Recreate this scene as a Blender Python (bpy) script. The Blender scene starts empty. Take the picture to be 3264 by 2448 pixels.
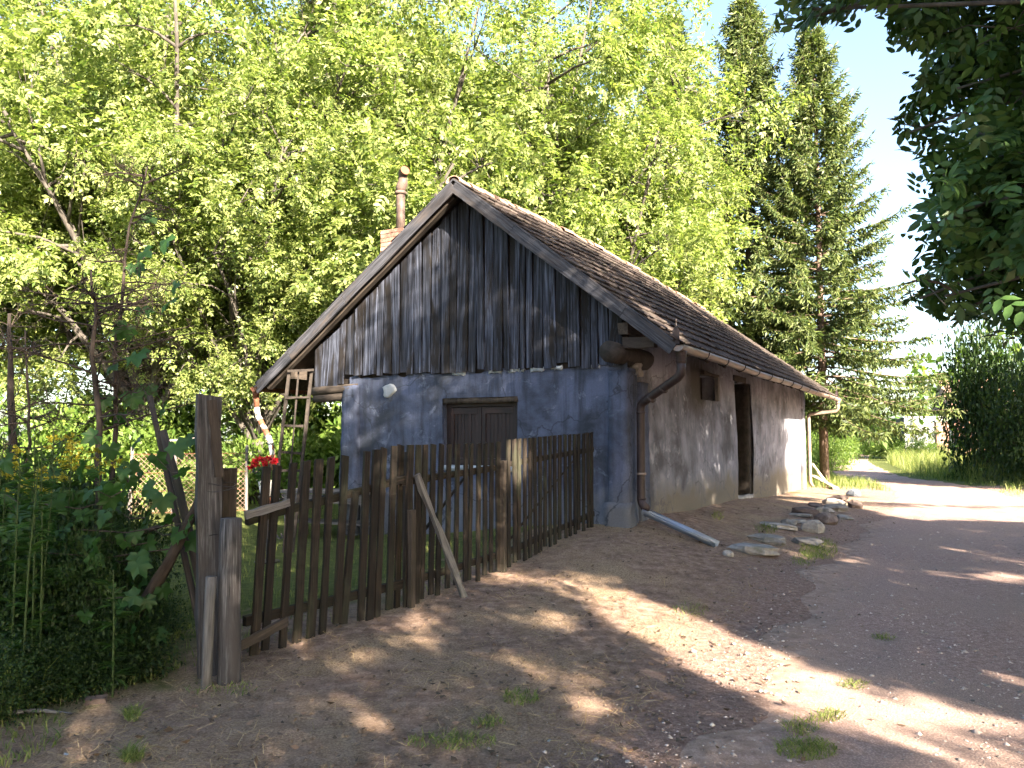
import bpy, math, random
import numpy as np
from mathutils import Vector, Matrix, Quaternion
random.seed(7); rng = np.random.default_rng(7)
scene = bpy.context.scene
COL = scene.collection
R = math.radians

# ------------------------------------------------------------------ camera, sky, sun, exposure
F = 2500.0; EYE = 1.55; PITCH = math.atan(176 / F)
cam_d = bpy.data.cameras.new('camera'); cam = bpy.data.objects.new('camera', cam_d); COL.objects.link(cam)
cam_d.sensor_width = 36.0; cam_d.lens = 36.0 * F / 3264.0; cam_d.clip_end = 2000; cam_d.clip_start = 0.05
cam.location = (0, 0, EYE); cam.rotation_euler = (R(90) + PITCH, 0, 0)
scene.camera = cam
SUN_EL = R(26.0); SUN_H = Vector((0.506, -0.862, 0)).normalized()
SUN = Vector((SUN_H.x * math.cos(SUN_EL), SUN_H.y * math.cos(SUN_EL), math.sin(SUN_EL)))
world = bpy.data.worlds.new('World'); scene.world = world; world.use_nodes = True
wn = world.node_tree; bg = wn.nodes['Background']
sky = wn.nodes.new('ShaderNodeTexSky'); sky.sky_type = 'NISHITA'; sky.sun_disc = False
sky.sun_elevation = SUN_EL; sky.sun_rotation = math.atan2(SUN_H.x, SUN_H.y)
sky.air_density = 1.0; sky.dust_density = 2.0; sky.ozone_density = 1.0
wn.links.new(sky.outputs[0], bg.inputs[0]); bg.inputs[1].default_value = 0.053
sd = bpy.data.lights.new('sun', 'SUN'); sd.energy = 5.0; sd.angle = R(0.53); sd.color = (1.0, 0.84, 0.66)
sun = bpy.data.objects.new('sun', sd); COL.objects.link(sun)
sun.rotation_euler = SUN.to_track_quat('Z', 'Y').to_euler(); sun.location = SUN * 60
scene.view_settings.view_transform = 'Standard'; scene.view_settings.look = 'None'
scene.view_settings.gamma = 1.0; scene.view_settings.use_curve_mapping = False
scene.view_settings.exposure = 3.5
scene.cycles.max_bounces = 4; scene.cycles.diffuse_bounces = 2; scene.cycles.glossy_bounces = 1
scene.cycles.use_adaptive_sampling = True; scene.cycles.adaptive_threshold = .035
scene.cycles.transmission_bounces = 3; scene.cycles.transparent_max_bounces = 4
scene.cycles.use_denoising = True
scene.cycles.sample_clamp_indirect = 6

# ------------------------------------------------------------------ helpers
def ray(u, v):
    x = (u - 1632) / F; z = (1224 - v) / F
    return Vector((x, math.cos(PITCH) - z * math.sin(PITCH), math.sin(PITCH) + z * math.cos(PITCH)))
def at(u, v, depth):
    r = ray(u, v); return Vector((0, 0, EYE)) + r * (depth / r.y)
def project(Pn):
    d = np.asarray(Pn, float) - np.array([0, 0, EYE])
    y = d[..., 1] * math.cos(PITCH) + d[..., 2] * math.sin(PITCH)
    z = -d[..., 1] * math.sin(PITCH) + d[..., 2] * math.cos(PITCH)
    ys = np.where(np.abs(y) < 1e-3, 1e-3, y)
    return 1632 + F * d[..., 0] / ys, 1224 - F * z / ys, y

def tag(o, label=None, cat=None, group=None, kind=None):
    if label: o['label'] = label
    if cat: o['category'] = cat
    if group: o['group'] = group
    if kind: o['kind'] = kind
    return o
def empty(name, loc=(0, 0, 0), rz=0, parent=None):
    o = bpy.data.objects.new(name, None); COL.objects.link(o); o.location = loc; o.rotation_euler = (0, 0, rz)
    o.empty_display_size = 0.1
    if parent: o.parent = parent
    return o
def link(name, mesh, mat=None, parent=None, matrix=None):
    o = bpy.data.objects.new(name, mesh); COL.objects.link(o)
    if mat and not mesh.materials: mesh.materials.append(mat)
    if parent: o.parent = parent
    if matrix is not None: o.matrix_local = matrix
    return o
def np_mesh(name, V, Fc, smooth=False):
    V = np.asarray(V, np.float32).reshape(-1, 3); Fc = np.asarray(Fc, np.int32)
    n = Fc.shape[1]; me = bpy.data.meshes.new(name)
    me.vertices.add(len(V)); me.vertices.foreach_set('co', V.ravel())
    me.loops.add(Fc.size); me.loops.foreach_set('vertex_index', Fc.ravel())
    me.polygons.add(len(Fc)); me.polygons.foreach_set('loop_start', np.arange(0, Fc.size, n, dtype=np.int32))
    if smooth: me.polygons.foreach_set('use_smooth', np.ones(len(Fc), bool))
    me.update(calc_edges=True); return me
class MB:
    def __init__(s): s.v = []; s.f = []
    def add(s, vs, fs):
        b = len(s.v); s.v += [tuple(x) for x in vs]; s.f += [tuple(i + b for i in f) for f in fs]; return s
    def box(s, a, b):
        (x0, y0, z0), (x1, y1, z1) = a, b
        return s.add([(x0,y0,z0),(x1,y0,z0),(x1,y1,z0),(x0,y1,z0),(x0,y0,z1),(x1,y0,z1),(x1,y1,z1),(x0,y1,z1)],
                     [(0,3,2,1),(4,5,6,7),(0,1,5,4),(1,2,6,5),(2,3,7,6),(3,0,4,7)])
    def beam(s, p0, p1, w, t, up=(0, 0, 1)):
        p0 = Vector(p0); p1 = Vector(p1); d = (p1 - p0).normalized(); sx = d.cross(Vector(up))
        sx = sx.normalized() if sx.length > 1e-5 else Vector((1, 0, 0)); sy = sx.cross(d)
        vs = []
        for p in (p0, p1):
            for a, b in ((-1,-1),(1,-1),(1,1),(-1,1)): vs.append(p + sx * (a * w / 2) + sy * (b * t / 2))
        return s.add(vs, [(0,1,2,3),(7,6,5,4),(0,4,5,1),(1,5,6,2),(2,6,7,3),(3,7,4,0)])
    def tube(s, pts, radii, n=8, cap=True):
        pts = [Vector(p) for p in pts]
        if not hasattr(radii, '__len__'): radii = [radii] * len(pts)
        b = len(s.v); prev = None
        for i, p in enumerate(pts):
            d = (pts[min(i + 1, len(pts) - 1)] - pts[max(i - 1, 0)]).normalized()
            if prev is None:
                a = Vector((0, 0, 1)) if abs(d.z) < .9 else Vector((1, 0, 0)); x = d.cross(a).normalized()
            else:
                x = (prev - d * prev.dot(d)).normalized()
            prev = x; y = d.cross(x)
            for k in range(n):
                an = 2 * math.pi * k / n; s.v.append(tuple(p + (x * math.cos(an) + y * math.sin(an)) * radii[i]))
        for i in range(len(pts) - 1):
            for k in range(n):
                q = b + i * n; s.f.append((q + k, q + (k + 1) % n, q + n + (k + 1) % n, q + n + k))
        if cap:
            s.f.append(tuple(b + k for k in reversed(range(n)))); q = b + (len(pts) - 1) * n
            s.f.append(tuple(q + k for k in range(n)))
        return s
    def mesh(s, name, smooth=False):
        me = bpy.data.meshes.new(name); me.from_pydata(s.v, [], s.f); me.update()
        if smooth:
            for p in me.polygons: p.use_smooth = True
        return me
    def build(s, name, mat, parent=None, smooth=False, matrix=None):
        return link(name, s.mesh(name, smooth), mat, parent, matrix)
def frame_z(p0, p1, face):
    """matrix at p0: local Z to p1, local Y towards -face, local X the width"""
    p0 = Vector(p0); p1 = Vector(p1); z = (p1 - p0).normalized(); f = Vector(face); y = (f - z * f.dot(z)).normalized() * -1
    x = y.cross(z)
    m = Matrix((x, y, z)).transposed().to_4x4(); m.translation = p0; return m
def plank(name, p0, p1, w, t, mat, parent=None, face=(0, -1, 0), jit=.004, seg=4, top=None, bot=None, taper=0):
    """a weathered board: uneven edges, built along its own Z so that the grain runs along it"""
    L = (Vector(p1) - Vector(p0)).length; vs = []; fs = []
    for i in range(seg + 1):
        z = L * i / seg; ww = w * (1 - taper * i / seg)
        for a, b in ((-1, -1), (1, -1), (1, 1), (-1, 1)):
            zz = z
            if i == seg and top: zz += (top if a > 0 else -top)
            if i == 0 and bot: zz += (bot if a > 0 else -bot)
            vs.append((a * ww / 2 + random.gauss(0, jit), b * t / 2 + random.gauss(0, jit * .4), zz))
    for i in range(seg):
        for k in range(4):
            q = i * 4; fs.append((q + k, q + (k + 1) % 4, q + 4 + (k + 1) % 4, q + 4 + k))
    fs += [(3, 2, 1, 0), tuple(seg * 4 + k for k in range(4))]
    m = MB().add(vs, fs)
    return link(name, m.mesh(name), mat, parent, frame_z(p0, p1, face))
def pole(name, p0, p1, r0, r1, mat, parent=None, bend=.01, n=9, seg=6, rough=.06):
    L = (Vector(p1) - Vector(p0)).length; m = MB(); ph = random.random() * 9
    for i in range(seg + 1):
        t = i / seg; r = r0 + (r1 - r0) * t
        cx = bend * math.sin(t * 3.3 + ph) - bend * math.sin(ph); cy = bend * math.cos(t * 4.1 + ph) - bend * math.cos(ph)
        for k in range(n):
            an = 2 * math.pi * k / n; rr = r * (1 + random.gauss(0, rough)); m.v.append((cx + rr * math.cos(an), cy + rr * math.sin(an), L * t))
    for i in range(seg):
        for k in range(n):
            q = i * n; m.f.append((q + k, q + (k + 1) % n, q + n + (k + 1) % n, q + n + k))
    m.f.append(tuple(reversed(range(n)))); m.f.append(tuple(seg * n + k for k in range(n)))
    return link(name, m.mesh(name, True), mat, parent, frame_z(p0, p1, (0.3, -1, 0.1)))

# ------------------------------------------------------------------ materials
def ramp(nt, fac, stops):
    n = nt.nodes.new('ShaderNodeValToRGB'); e = n.color_ramp.elements
    while len(e) < len(stops): e.new(0.5)
    for el, (p, c) in zip(e, stops): el.position = p; el.color = (*c, 1) if len(c) == 3 else c
    nt.links.new(fac, n.inputs[0]); return n.outputs[0]
def noise(nt, vec, scale, detail=6, rough=.6, dist=0):
    n = nt.nodes.new('ShaderNodeTexNoise'); n.inputs['Scale'].default_value = scale; n.inputs['Detail'].default_value = detail
    n.inputs['Roughness'].default_value = rough; n.inputs['Distortion'].default_value = dist
    nt.links.new(vec, n.inputs['Vector']); return n.outputs[0]
def mixc(nt, fac, a, b, mode='MIX'):
    n = nt.nodes.new('ShaderNodeMix'); n.data_type = 'RGBA'; n.blend_type = mode
    for s, val in ((n.inputs[0], fac), (n.inputs[6], a), (n.inputs[7], b)):
        if isinstance(val, (int, float)): s.default_value = val
        elif isinstance(val, tuple): s.default_value = (*val, 1)
        else: nt.links.new(val, s)
    return n.outputs[2]
def math_(nt, op, a, b=0.5, clamp=False):
    n = nt.nodes.new('ShaderNodeMath'); n.operation = op; n.use_clamp = clamp
    for s, val in zip(n.inputs, (a, b)):
        if isinstance(val, (int, float)): s.default_value = val
        else: nt.links.new(val, s)
    return n.outputs[0]
def coords(nt, scale=(1, 1, 1), which='Object', rand=False):
    tc = nt.nodes.new('ShaderNodeTexCoord'); mp = nt.nodes.new('ShaderNodeMapping'); mp.inputs['Scale'].default_value = scale
    nt.links.new(tc.outputs[which], mp.inputs[0])
    if rand:
        oi = nt.nodes.new('ShaderNodeObjectInfo'); cm = nt.nodes.new('ShaderNodeCombineXYZ')
        v = math_(nt, 'MULTIPLY', oi.outputs['Random'], 37.0)
        for k in range(3): nt.links.new(v, cm.inputs[k])
        nt.links.new(cm.outputs[0], mp.inputs['Location'])
    return mp.outputs[0]
def bump(nt, bsdf, h, strength=.3, dist=.01):
    b = nt.nodes.new('ShaderNodeBump'); b.inputs['Strength'].default_value = strength; b.inputs['Distance'].default_value = dist
    nt.links.new(h, b.inputs['Height']); nt.links.new(b.outputs[0], bsdf.inputs['Normal'])
def new_mat(name):
    m = bpy.data.materials.new(name); m.use_nodes = True; nt = m.node_tree; b = nt.nodes['Principled BSDF']
    b.inputs['Specular IOR Level'].default_value = .3; return m, nt, b
def surf(name, stops, scale=6, stretch=(1, 1, 1), rough=.85, stain=None, stain_scale=1.2, stain_pos=(.48, .68), bmp=.3, bdist=.008,
         rand=0.0, metallic=0.0, detail=7, fine=None, island=0.0):
    m, nt, b = new_mat(name); c = coords(nt, stretch, 'Object', rand > 0)
    n1 = noise(nt, c, scale, detail, .65); col = ramp(nt, n1, stops)
    if stain:
        c2 = coords(nt, tuple(.25 + .75 * s if s < 1 else s ** .5 for s in stretch), 'Object', rand > 0)
        n2 = noise(nt, c2, stain_scale, 8, .7, .4)
        fac = ramp(nt, n2, [(stain_pos[0], (0, 0, 0)), (stain_pos[1], (1, 1, 1))]); col = mixc(nt, fac, col, stain)
    if rand > 0:
        oi = nt.nodes.new('ShaderNodeObjectInfo'); hs = nt.nodes.new('ShaderNodeHueSaturation')
        nt.links.new(math_(nt, 'MULTIPLY_ADD', oi.outputs['Random'], 2 * rand), hs.inputs['Value'])
        hs.inputs['Value'].links[0].from_node.inputs[2].default_value = 1 - rand
        nt.links.new(col, hs.inputs['Color']); col = hs.outputs[0]
    if island > 0:
        gi = nt.nodes.new('ShaderNodeNewGeometry'); hs = nt.nodes.new('ShaderNodeHueSaturation')
        nt.links.new(math_(nt, 'MULTIPLY_ADD', gi.outputs['Random Per Island'], 2 * island), hs.inputs['Value'])
        hs.inputs['Value'].links[0].from_node.inputs[2].default_value = 1 - island
        nt.links.new(col, hs.inputs['Color']); col = hs.outputs[0]
    nt.links.new(col, b.inputs['Base Color']); b.inputs['Roughness'].default_value = rough; b.inputs['Metallic'].default_value = metallic
    h = n1
    if fine: h = math_(nt, 'ADD', n1, noise(nt, c, fine, 3, .6))
    if bmp: bump(nt, b, h, bmp, bdist)
    return m
def leaf_mat(name, c_lo, c_hi, trans=.45, gloss=.35, tr_mul=(1.35, 1.5, .7)):
    m, nt, b = new_mat(name); gi = nt.nodes.new('ShaderNodeNewGeometry')
    col = ramp(nt, gi.outputs['Random Per Island'], [(0, c_lo), (1, c_hi)])
    oi = nt.nodes.new('ShaderNodeObjectInfo'); hs = nt.nodes.new('ShaderNodeHueSaturation')
    v = math_(nt, 'MULTIPLY_ADD', oi.outputs['Random'], .3); v.node.inputs[2].default_value = .85; nt.links.new(v, hs.inputs['Value'])
    nt.links.new(col, hs.inputs['Color']); col = hs.outputs[0]
    nt.links.new(col, b.inputs['Base Color']); b.inputs['Roughness'].default_value = .5; b.inputs['Specular IOR Level'].default_value = gloss
    tr = nt.nodes.new('ShaderNodeBsdfTranslucent'); nt.links.new(mixc(nt, 1.0, col, tr_mul, 'MULTIPLY'), tr.inputs[0])
    ms = nt.nodes.new('ShaderNodeMixShader'); ms.inputs[0].default_value = trans
    nt.links.new(b.outputs[0], ms.inputs[1]); nt.links.new(tr.outputs[0], ms.inputs[2])
    nt.links.new(ms.outputs[0], nt.nodes['Material Output'].inputs[0]); return m

M = {}
M['board'] = surf('gable_wood', [(.36, (.0025, .0025, .004)), (.49, (.018, .022, .034)), (.69, (.088, .104, .148))], 3.4, (9, 9, .3), .85, (.007, .006, .006), 1.4, (.50, .60), .7, .008, .42)
M['barge'] = surf('barge_wood', [(.3, (.007, .007, .009)), (.5, (.032, .034, .042)), (.75, (.09, .094, .112))], 3, (18, 18, .8), .85, (.06, .05, .045), 1.5, (.5, .7), .5, .004, .12)
M['picket'] = surf('picket_wood', [(.28, (.003, .0025, .002)), (.52, (.012, .009, .0065)), (.75, (.05, .035, .024))], 3, (24, 24, 1.1), .85, (.03, .035, .02), 2, (.5, .75), .4, .004, .3)
M['post'] = surf('post_wood', [(.3, (.008, .008, .008)), (.5, (.045, .043, .044)), (.75, (.15, .148, .15))], 3, (24, 24, 1.1), .85, (.045, .04, .04), 1.5, (.48, .65), .6, .006, .2)
M['darkpost'] = surf('dark_post_wood', [(.25, (.012, .01, .009)), (.6, (.05, .04, .032)), (.85, (.13, .10, .075))], 3, (24, 24, 1.1), .9, (.02, .02, .012), 1.5, (.5, .7), .6, .006, .2)
M['log'] = surf('log_wood', [(.3, (.008, .007, .006)), (.7, (.04, .033, .028))], 8, (1, 1, 1), .9, None, bmp=.6)
M['beam'] = surf('beam_wood', [(.3, (.018, .014, .012)), (.75, (.075, .062, .05))], 4, (5, 5, 1), .9, None, bmp=.5, rand=.2)
M['shutter'] = surf('shutter_paint', [(.3, (.009, .006, .006)), (.7, (.026, .015, .0145))], 5, (6, 6, .5), .6, (.05, .04, .035), 6, (.62, .72), .3, .003, .15)
M['rustpipe'] = surf('dark_pipe_paint', [(.3, (.012, .008, .008)), (.6, (.036, .024, .023)), (.8, (.08, .062, .058))], 9, (1, 1, .4), .5, (.12, .11, .11), 5, (.6, .7), .2, .003)
M['gutter'] = surf('gutter_metal', [(.3, (.10, .075, .06)), (.7, (.24, .20, .17))], 6, (1, .2, 1), .45, (.16, .08, .045), 1.3, (.5, .7), .2, .003)
M['rust'] = surf('rust_metal', [(.3, (.07, .026, .014)), (.7, (.18, .075, .04))], 14, (1, 1, 1), .8, None, bmp=.3)
M['zinc'] = surf('zinc_sheet', [(.3, (.13, .165, .23)), (.7, (.22, .27, .36))], 6, (1, 1, .3), .38, (.2, .19, .18), 2, (.6, .75), .1, .002, 0, .5)
M['stove'] = surf('stove_pipe', [(.3, (.06, .042, .036)), (.7, (.12, .088, .072))], 8, (1, 1, .4), .6, (.55, .5, .45), 9, (.63, .68), .2, .003)
M['brick'] = surf('brick_clay', [(.3, (.18, .085, .06)), (.7, (.32, .18, .135))], 12, (1, 1, 1), .9, (.5, .42, .36), 9, (.55, .75), .5, .006, .25)
M['mortar'] = surf('mortar', [(.3, (.30, .27, .24)), (.7, (.45, .42, .38))], 14, (1, 1, 1), .95, None, bmp=.4)
M['tile'] = surf('roof_clay', [(.25, (.02, .014, .012)), (.55, (.048, .038, .034)), (.8, (.095, .076, .066))], 5, (1, 1, 1), .9, (.05, .045, .035), 3.5, (.5, .7), .4, .006, .3)
M['tilef'] = surf('roof_clay_far', [(.25, (.02, .014, .012)), (.55, (.048, .038, .034)), (.8, (.095, .076, .066))], 5, (1, 1, 1), .9, (.05, .045, .035), 3.5, (.5, .7), .4, .006, 0, island=.3)
M['ridge'] = surf('ridge_clay', [(.25, (.12, .075, .055)), (.6, (.30, .20, .145)), (.85, (.42, .32, .26))], 7, (1, 1, 1), .9, (.08, .07, .055), 4, (.55, .72), .5, .008, .25)
M['deck'] = surf('roof_deck_wood', [(.3, (.03, .024, .02)), (.7, (.09, .072, .058))], 5, (1, 6, 1), .9)
M['stone'] = surf('field_stone', [(.3, (.13, .12, .11)), (.6, (.27, .255, .235)), (.85, (.42, .40, .37))], 9, (1, 1, 1), .9, (.10, .10, .06), 3, (.55, .75), .7, .012, .3)
M['redstone'] = surf('red_brown_stone', [(.3, (.055, .04, .036)), (.7, (.15, .115, .10))], 9, (1, 1, 1), .9, (.2, .18, .16), 3, (.55, .75), .7, .012, .2)
M['stick'] = surf('dry_bark', [(.3, (.018, .014, .012)), (.7, (.06, .047, .039))], 10, (4, 4, .8), .95, (.03, .025, .02), 3, (.5, .7), .5, .004)
M['greywood'] = surf('grey_old_wood', [(.3, (.05, .048, .048)), (.7, (.16, .155, .15))], 3, (24, 24, 1.2), .9, (.06, .05, .045), 2, (.5, .7), .4, .004, .2)
M['palewood'] = surf('pale_new_wood', [(.3, (.30, .25, .18)), (.7, (.52, .46, .36))], 3, (24, 24, 1.2), .85, None, bmp=.3, rand=.15)
M['bark'] = surf('walnut_bark', [(.3, (.025, .022, .02)), (.6, (.075, .068, .06)), (.85, (.15, .14, .125))], 5, (3, 3, .8), .95, None, bmp=.8, bdist=.02)
M['sprucebark'] = surf('spruce_bark', [(.3, (.045, .032, .026)), (.7, (.17, .12, .095))], 8, (2, 2, 1), .95, None, bmp=.8, bdist=.02)
M['wire'] = surf('rusty_wire', [(.3, (.20, .12, .08)), (.7, (.42, .32, .26))], 20, rough=.7, bmp=0)
M['iron'] = surf('black_iron', [(.3, (.012, .012, .013)), (.7, (.03, .03, .032))], 20, rough=.5, bmp=0)
M['pot'] = surf('white_pot', [(.3, (.45, .44, .42)), (.7, (.6, .59, .57))], 5, rough=.6, bmp=.1)
M['red'] = leaf_mat('red_petal', (.42, .006, .015), (.62, .02, .03), .3)
M['yellow'] = leaf_mat('goldenrod_flower', (.22, .20, .015), (.40, .36, .035), .25)
M['white'] = surf('white_paint', [(.3, (.30, .34, .36)), (.7, (.48, .51, .52))], 6, rough=.7, stain=(.12, .055, .03), stain_scale=9, stain_pos=(.47, .55))
M['sheet'] = surf('corrugated_sheet', [(.3, (.42, .43, .45)), (.7, (.60, .61, .63))], 3, rough=.5, bmp=.1, metallic=.2)
M['walnut'] = leaf_mat('walnut_leaf', (.05, .09, .018), (.27, .315, .10), .45, .5, (1.25, 1.4, .75))
M['nearleaf'] = leaf_mat('near_walnut_leaf', (.022, .06, .014), (.05, .105, .024), .16, .35)  # darker copy of the walnut leaf: the near crowns' shade is in the colour
M['needle'] = leaf_mat('spruce_needle', (.022, .045, .015), (.125, .155, .05), .25, .25)
M['bush'] = leaf_mat('bush_leaf', (.05, .10, .018), (.13, .19, .04), .42, .3)
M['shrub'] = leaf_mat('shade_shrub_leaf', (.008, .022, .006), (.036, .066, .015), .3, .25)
M['vine'] = leaf_mat('grape_leaf', (.014, .048, .014), (.04, .10, .024), .4, .3)
M['weed'] = leaf_mat('weed_leaf', (.022, .055, .012), (.07, .13, .028), .4, .25)
M['grass'] = leaf_mat('grass_blade', (.055, .10, .022), (.22, .23, .08), .35, .2)
M['straw'] = leaf_mat('dry_straw', (.22, .15, .08), (.50, .38, .22), .2, .2)
M['dead'] = leaf_mat('dead_leaf', (.045, .032, .022), (.15, .10, .07), .1, .2)
M['twig'] = surf('dead_twig', [(.3, (.02, .015, .012)), (.7, (.06, .045, .036))], 20, rough=.95, bmp=0)
M['stem'] = surf('green_stem', [(.3, (.022, .04, .010)), (.7, (.05, .075, .022))], 20, rough=.8, bmp=0)
M['dark'] = surf('shaded_interior', [(.3, (.010, .008, .007)), (.7, (.028, .022, .018))], 5, rough=1, bmp=.2)  # near-black colour stands in for the unlit depth behind openings and board gaps
M['pebble'] = surf('pebble_stone', [(.3, (.20, .17, .155)), (.7, (.34, .30, .275))], 3, rough=.9, bmp=0, island=.7)

def plaster(name, base, dark, foot, pale, side=False):
    m, nt, b = new_mat(name); c = coords(nt)
    n0 = noise(nt, c, 1.3, 9, .62, .3); cs = coords(nt, (5, 5, .45)); n1 = noise(nt, cs, 1.6, 6, .6)
    col = mixc(nt, ramp(nt, n0, [(.42, (0, 0, 0)), (.64, (1, 1, 1))]), base, dark)
    col = mixc(nt, ramp(nt, n1, [(.46, (0, 0, 0)), (.68, (.75, .75, .75) if not side else (.4, .4, .4))]), col, dark)
    n2 = noise(nt, c, 3.1, 8, .7, .6); col = mixc(nt, ramp(nt, n2, [(.58, (0, 0, 0)), (.66, (.65, .65, .65))]), col, pale)
    sep = nt.nodes.new('ShaderNodeSeparateXYZ'); tc = nt.nodes.new('ShaderNodeTexCoord'); nt.links.new(tc.outputs['Object'], sep.inputs[0])
    hz = math_(nt, 'ADD', sep.outputs[2], math_(nt, 'MULTIPLY', math_(nt, 'SUBTRACT', n0, .5), 1.3))
    f = ramp(nt, math_(nt, 'MULTIPLY', hz, .5), [(.30, (1, 1, 1)), (.47, (0, 0, 0))]); col = mixc(nt, f, col, foot)
    ve = nt.nodes.new('ShaderNodeTexVoronoi'); ve.feature = 'DISTANCE_TO_EDGE'; ve.inputs['Scale'].default_value = .75
    wv = nt.nodes.new('ShaderNodeVectorMath'); wv.operation = 'ADD'; nv = nt.nodes.new('ShaderNodeTexNoise'); nv.inputs['Scale'].default_value = 3.5; nv.inputs['Detail'].default_value = 6; nt.links.new(c, nv.inputs['Vector'])
    sc_ = nt.nodes.new('ShaderNodeVectorMath'); sc_.operation = 'SCALE'; sc_.inputs['Scale'].default_value = .5; nt.links.new(nv.outputs[1], sc_.inputs[0]); nt.links.new(c, wv.inputs[0]); nt.links.new(sc_.outputs[0], wv.inputs[1]); nt.links.new(wv.outputs[0], ve.inputs['Vector'])
    col = mixc(nt, ramp(nt, ve.outputs['Distance'], [(.002, (.8, .8, .8)), (.011, (0, 0, 0))]), col, dark)
    nf = noise(nt, c, 60, 4, .7); col = mixc(nt, .18, col, ramp(nt, nf, [(.3, (.1, .1, .1)), (.7, (.8, .8, .8))]), 'OVERLAY')
    if side:   # soot blown from the stove hatch: a stain with its own shape
        g = nt.nodes.new('ShaderNodeVectorMath'); g.operation = 'DISTANCE'; mp = nt.nodes.new('ShaderNodeMapping'); mp.inputs['Scale'].default_value = (0, 1, 1.1)
        nt.links.new(tc.outputs['Object'], mp.inputs[0]); nt.links.new(mp.outputs[0], g.inputs[0]); g.inputs[1].default_value = (0, 3.9, 2.5 * 1.1)
        d = math_(nt, 'ADD', g.outputs['Value'], math_(nt, 'MULTIPLY', math_(nt, 'SUBTRACT', n2, .5), .9))
        col = mixc(nt, ramp(nt, d, [(.35, (1, 1, 1)), (.95, (0, 0, 0))]), col, (.05, .045, .04))
    nt.links.new(col, b.inputs['Base Color']); b.inputs['Roughness'].default_value = .95
    bump(nt, b, math_(nt, 'ADD', math_(nt, 'MULTIPLY', n0, 2.5), nf), .55, .012); return m
M['plaster'] = plaster('blue_limewash', (.075, .092, .148), (.020, .026, .038), (.095, .105, .128), (.135, .157, .215))
M['sidewall'] = plaster('grey_limewash', (.21, .218, .26), (.066, .068, .078), (.125, .113, .094), (.33, .335, .37), True)
M['patch'] = surf('pale_plaster_patch', [(.3, (.19, .215, .24)), (.7, (.30, .33, .35))], 8, rough=.95, bmp=.6, bdist=.02)

def ground_mat():
    m, nt, b = new_mat('bank_soil'); c = coords(nt)
    n0 = noise(nt, c, .7, 10, .65, .3); n1 = noise(nt, c, 9, 8, .7); n2 = noise(nt, c, 70, 5, .7)
    col = ramp(nt, n1, [(.3, (.125, .083, .063)), (.52, (.275, .196, .150)), (.75, (.47, .36, .29))])
    col = mixc(nt, ramp(nt, n0, [(.45, (0, 0, 0)), (.62, (1, 1, 1))]), col, ramp(nt, n2, [(.3, (.20, .145, .095)), (.7, (.44, .34, .23))]))
    # the yard behind the fence and the far meadows are grassy
    sep = nt.nodes.new('ShaderNodeSeparateXYZ'); nt.links.new(c, sep.inputs[0])
    a = math_(nt, 'SUBTRACT', math_(nt, 'MULTIPLY', math_(nt, 'ADD', sep.outputs[0], 1.93), -.844), math_(nt, 'MULTIPLY', math_(nt, 'SUBTRACT', sep.outputs[1], 5.5), -.536))
    far = math_(nt, 'SUBTRACT', sep.outputs[1], 24)
    g = math_(nt, 'MAXIMUM', a, far); g = math_(nt, 'ADD', g, math_(nt, 'MULTIPLY', math_(nt, 'SUBTRACT', n0, .5), 5))
    gc = ramp(nt, n1, [(.3, (.045, .065, .018)), (.6, (.11, .13, .04)), (.8, (.24, .21, .10))])
    col = mixc(nt, ramp(nt, g, [(.35, (0, 0, 0)), (1.0, (1, 1, 1))]), col, gc)
    # towards the lane the trodden soil takes on the lane's gravel
    at_ = nt.nodes.new('ShaderNodeAttribute'); at_.attribute_name = 'rim'; nb = noise(nt, c, 5, 7, .75)
    lf = ramp(nt, math_(nt, 'ADD', at_.outputs['Fac'], math_(nt, 'MULTIPLY', math_(nt, 'SUBTRACT', nb, .5), 1.3)), [(.35, (0, 0, 0)), (.85, (1, 1, 1))])
    col = mixc(nt, lf, col, ramp(nt, noise(nt, c, 22, 8, .75), [(.3, (.15, .10, .083)), (.5, (.28, .197, .165)), (.72, (.44, .335, .29))]))
    col = mixc(nt, .5, col, ramp(nt, n2, [(.25, (.15, .15, .15)), (.75, (.85, .85, .85))]), 'OVERLAY')
    nt.links.new(col, b.inputs['Base Color']); b.inputs['Roughness'].default_value = 1.0; b.inputs['Specular IOR Level'].default_value = .1
    bump(nt, b, math_(nt, 'ADD', math_(nt, 'MULTIPLY', n1, 2.0), n2), 1.0, .035); return m
M['soil'] = ground_mat()
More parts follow.
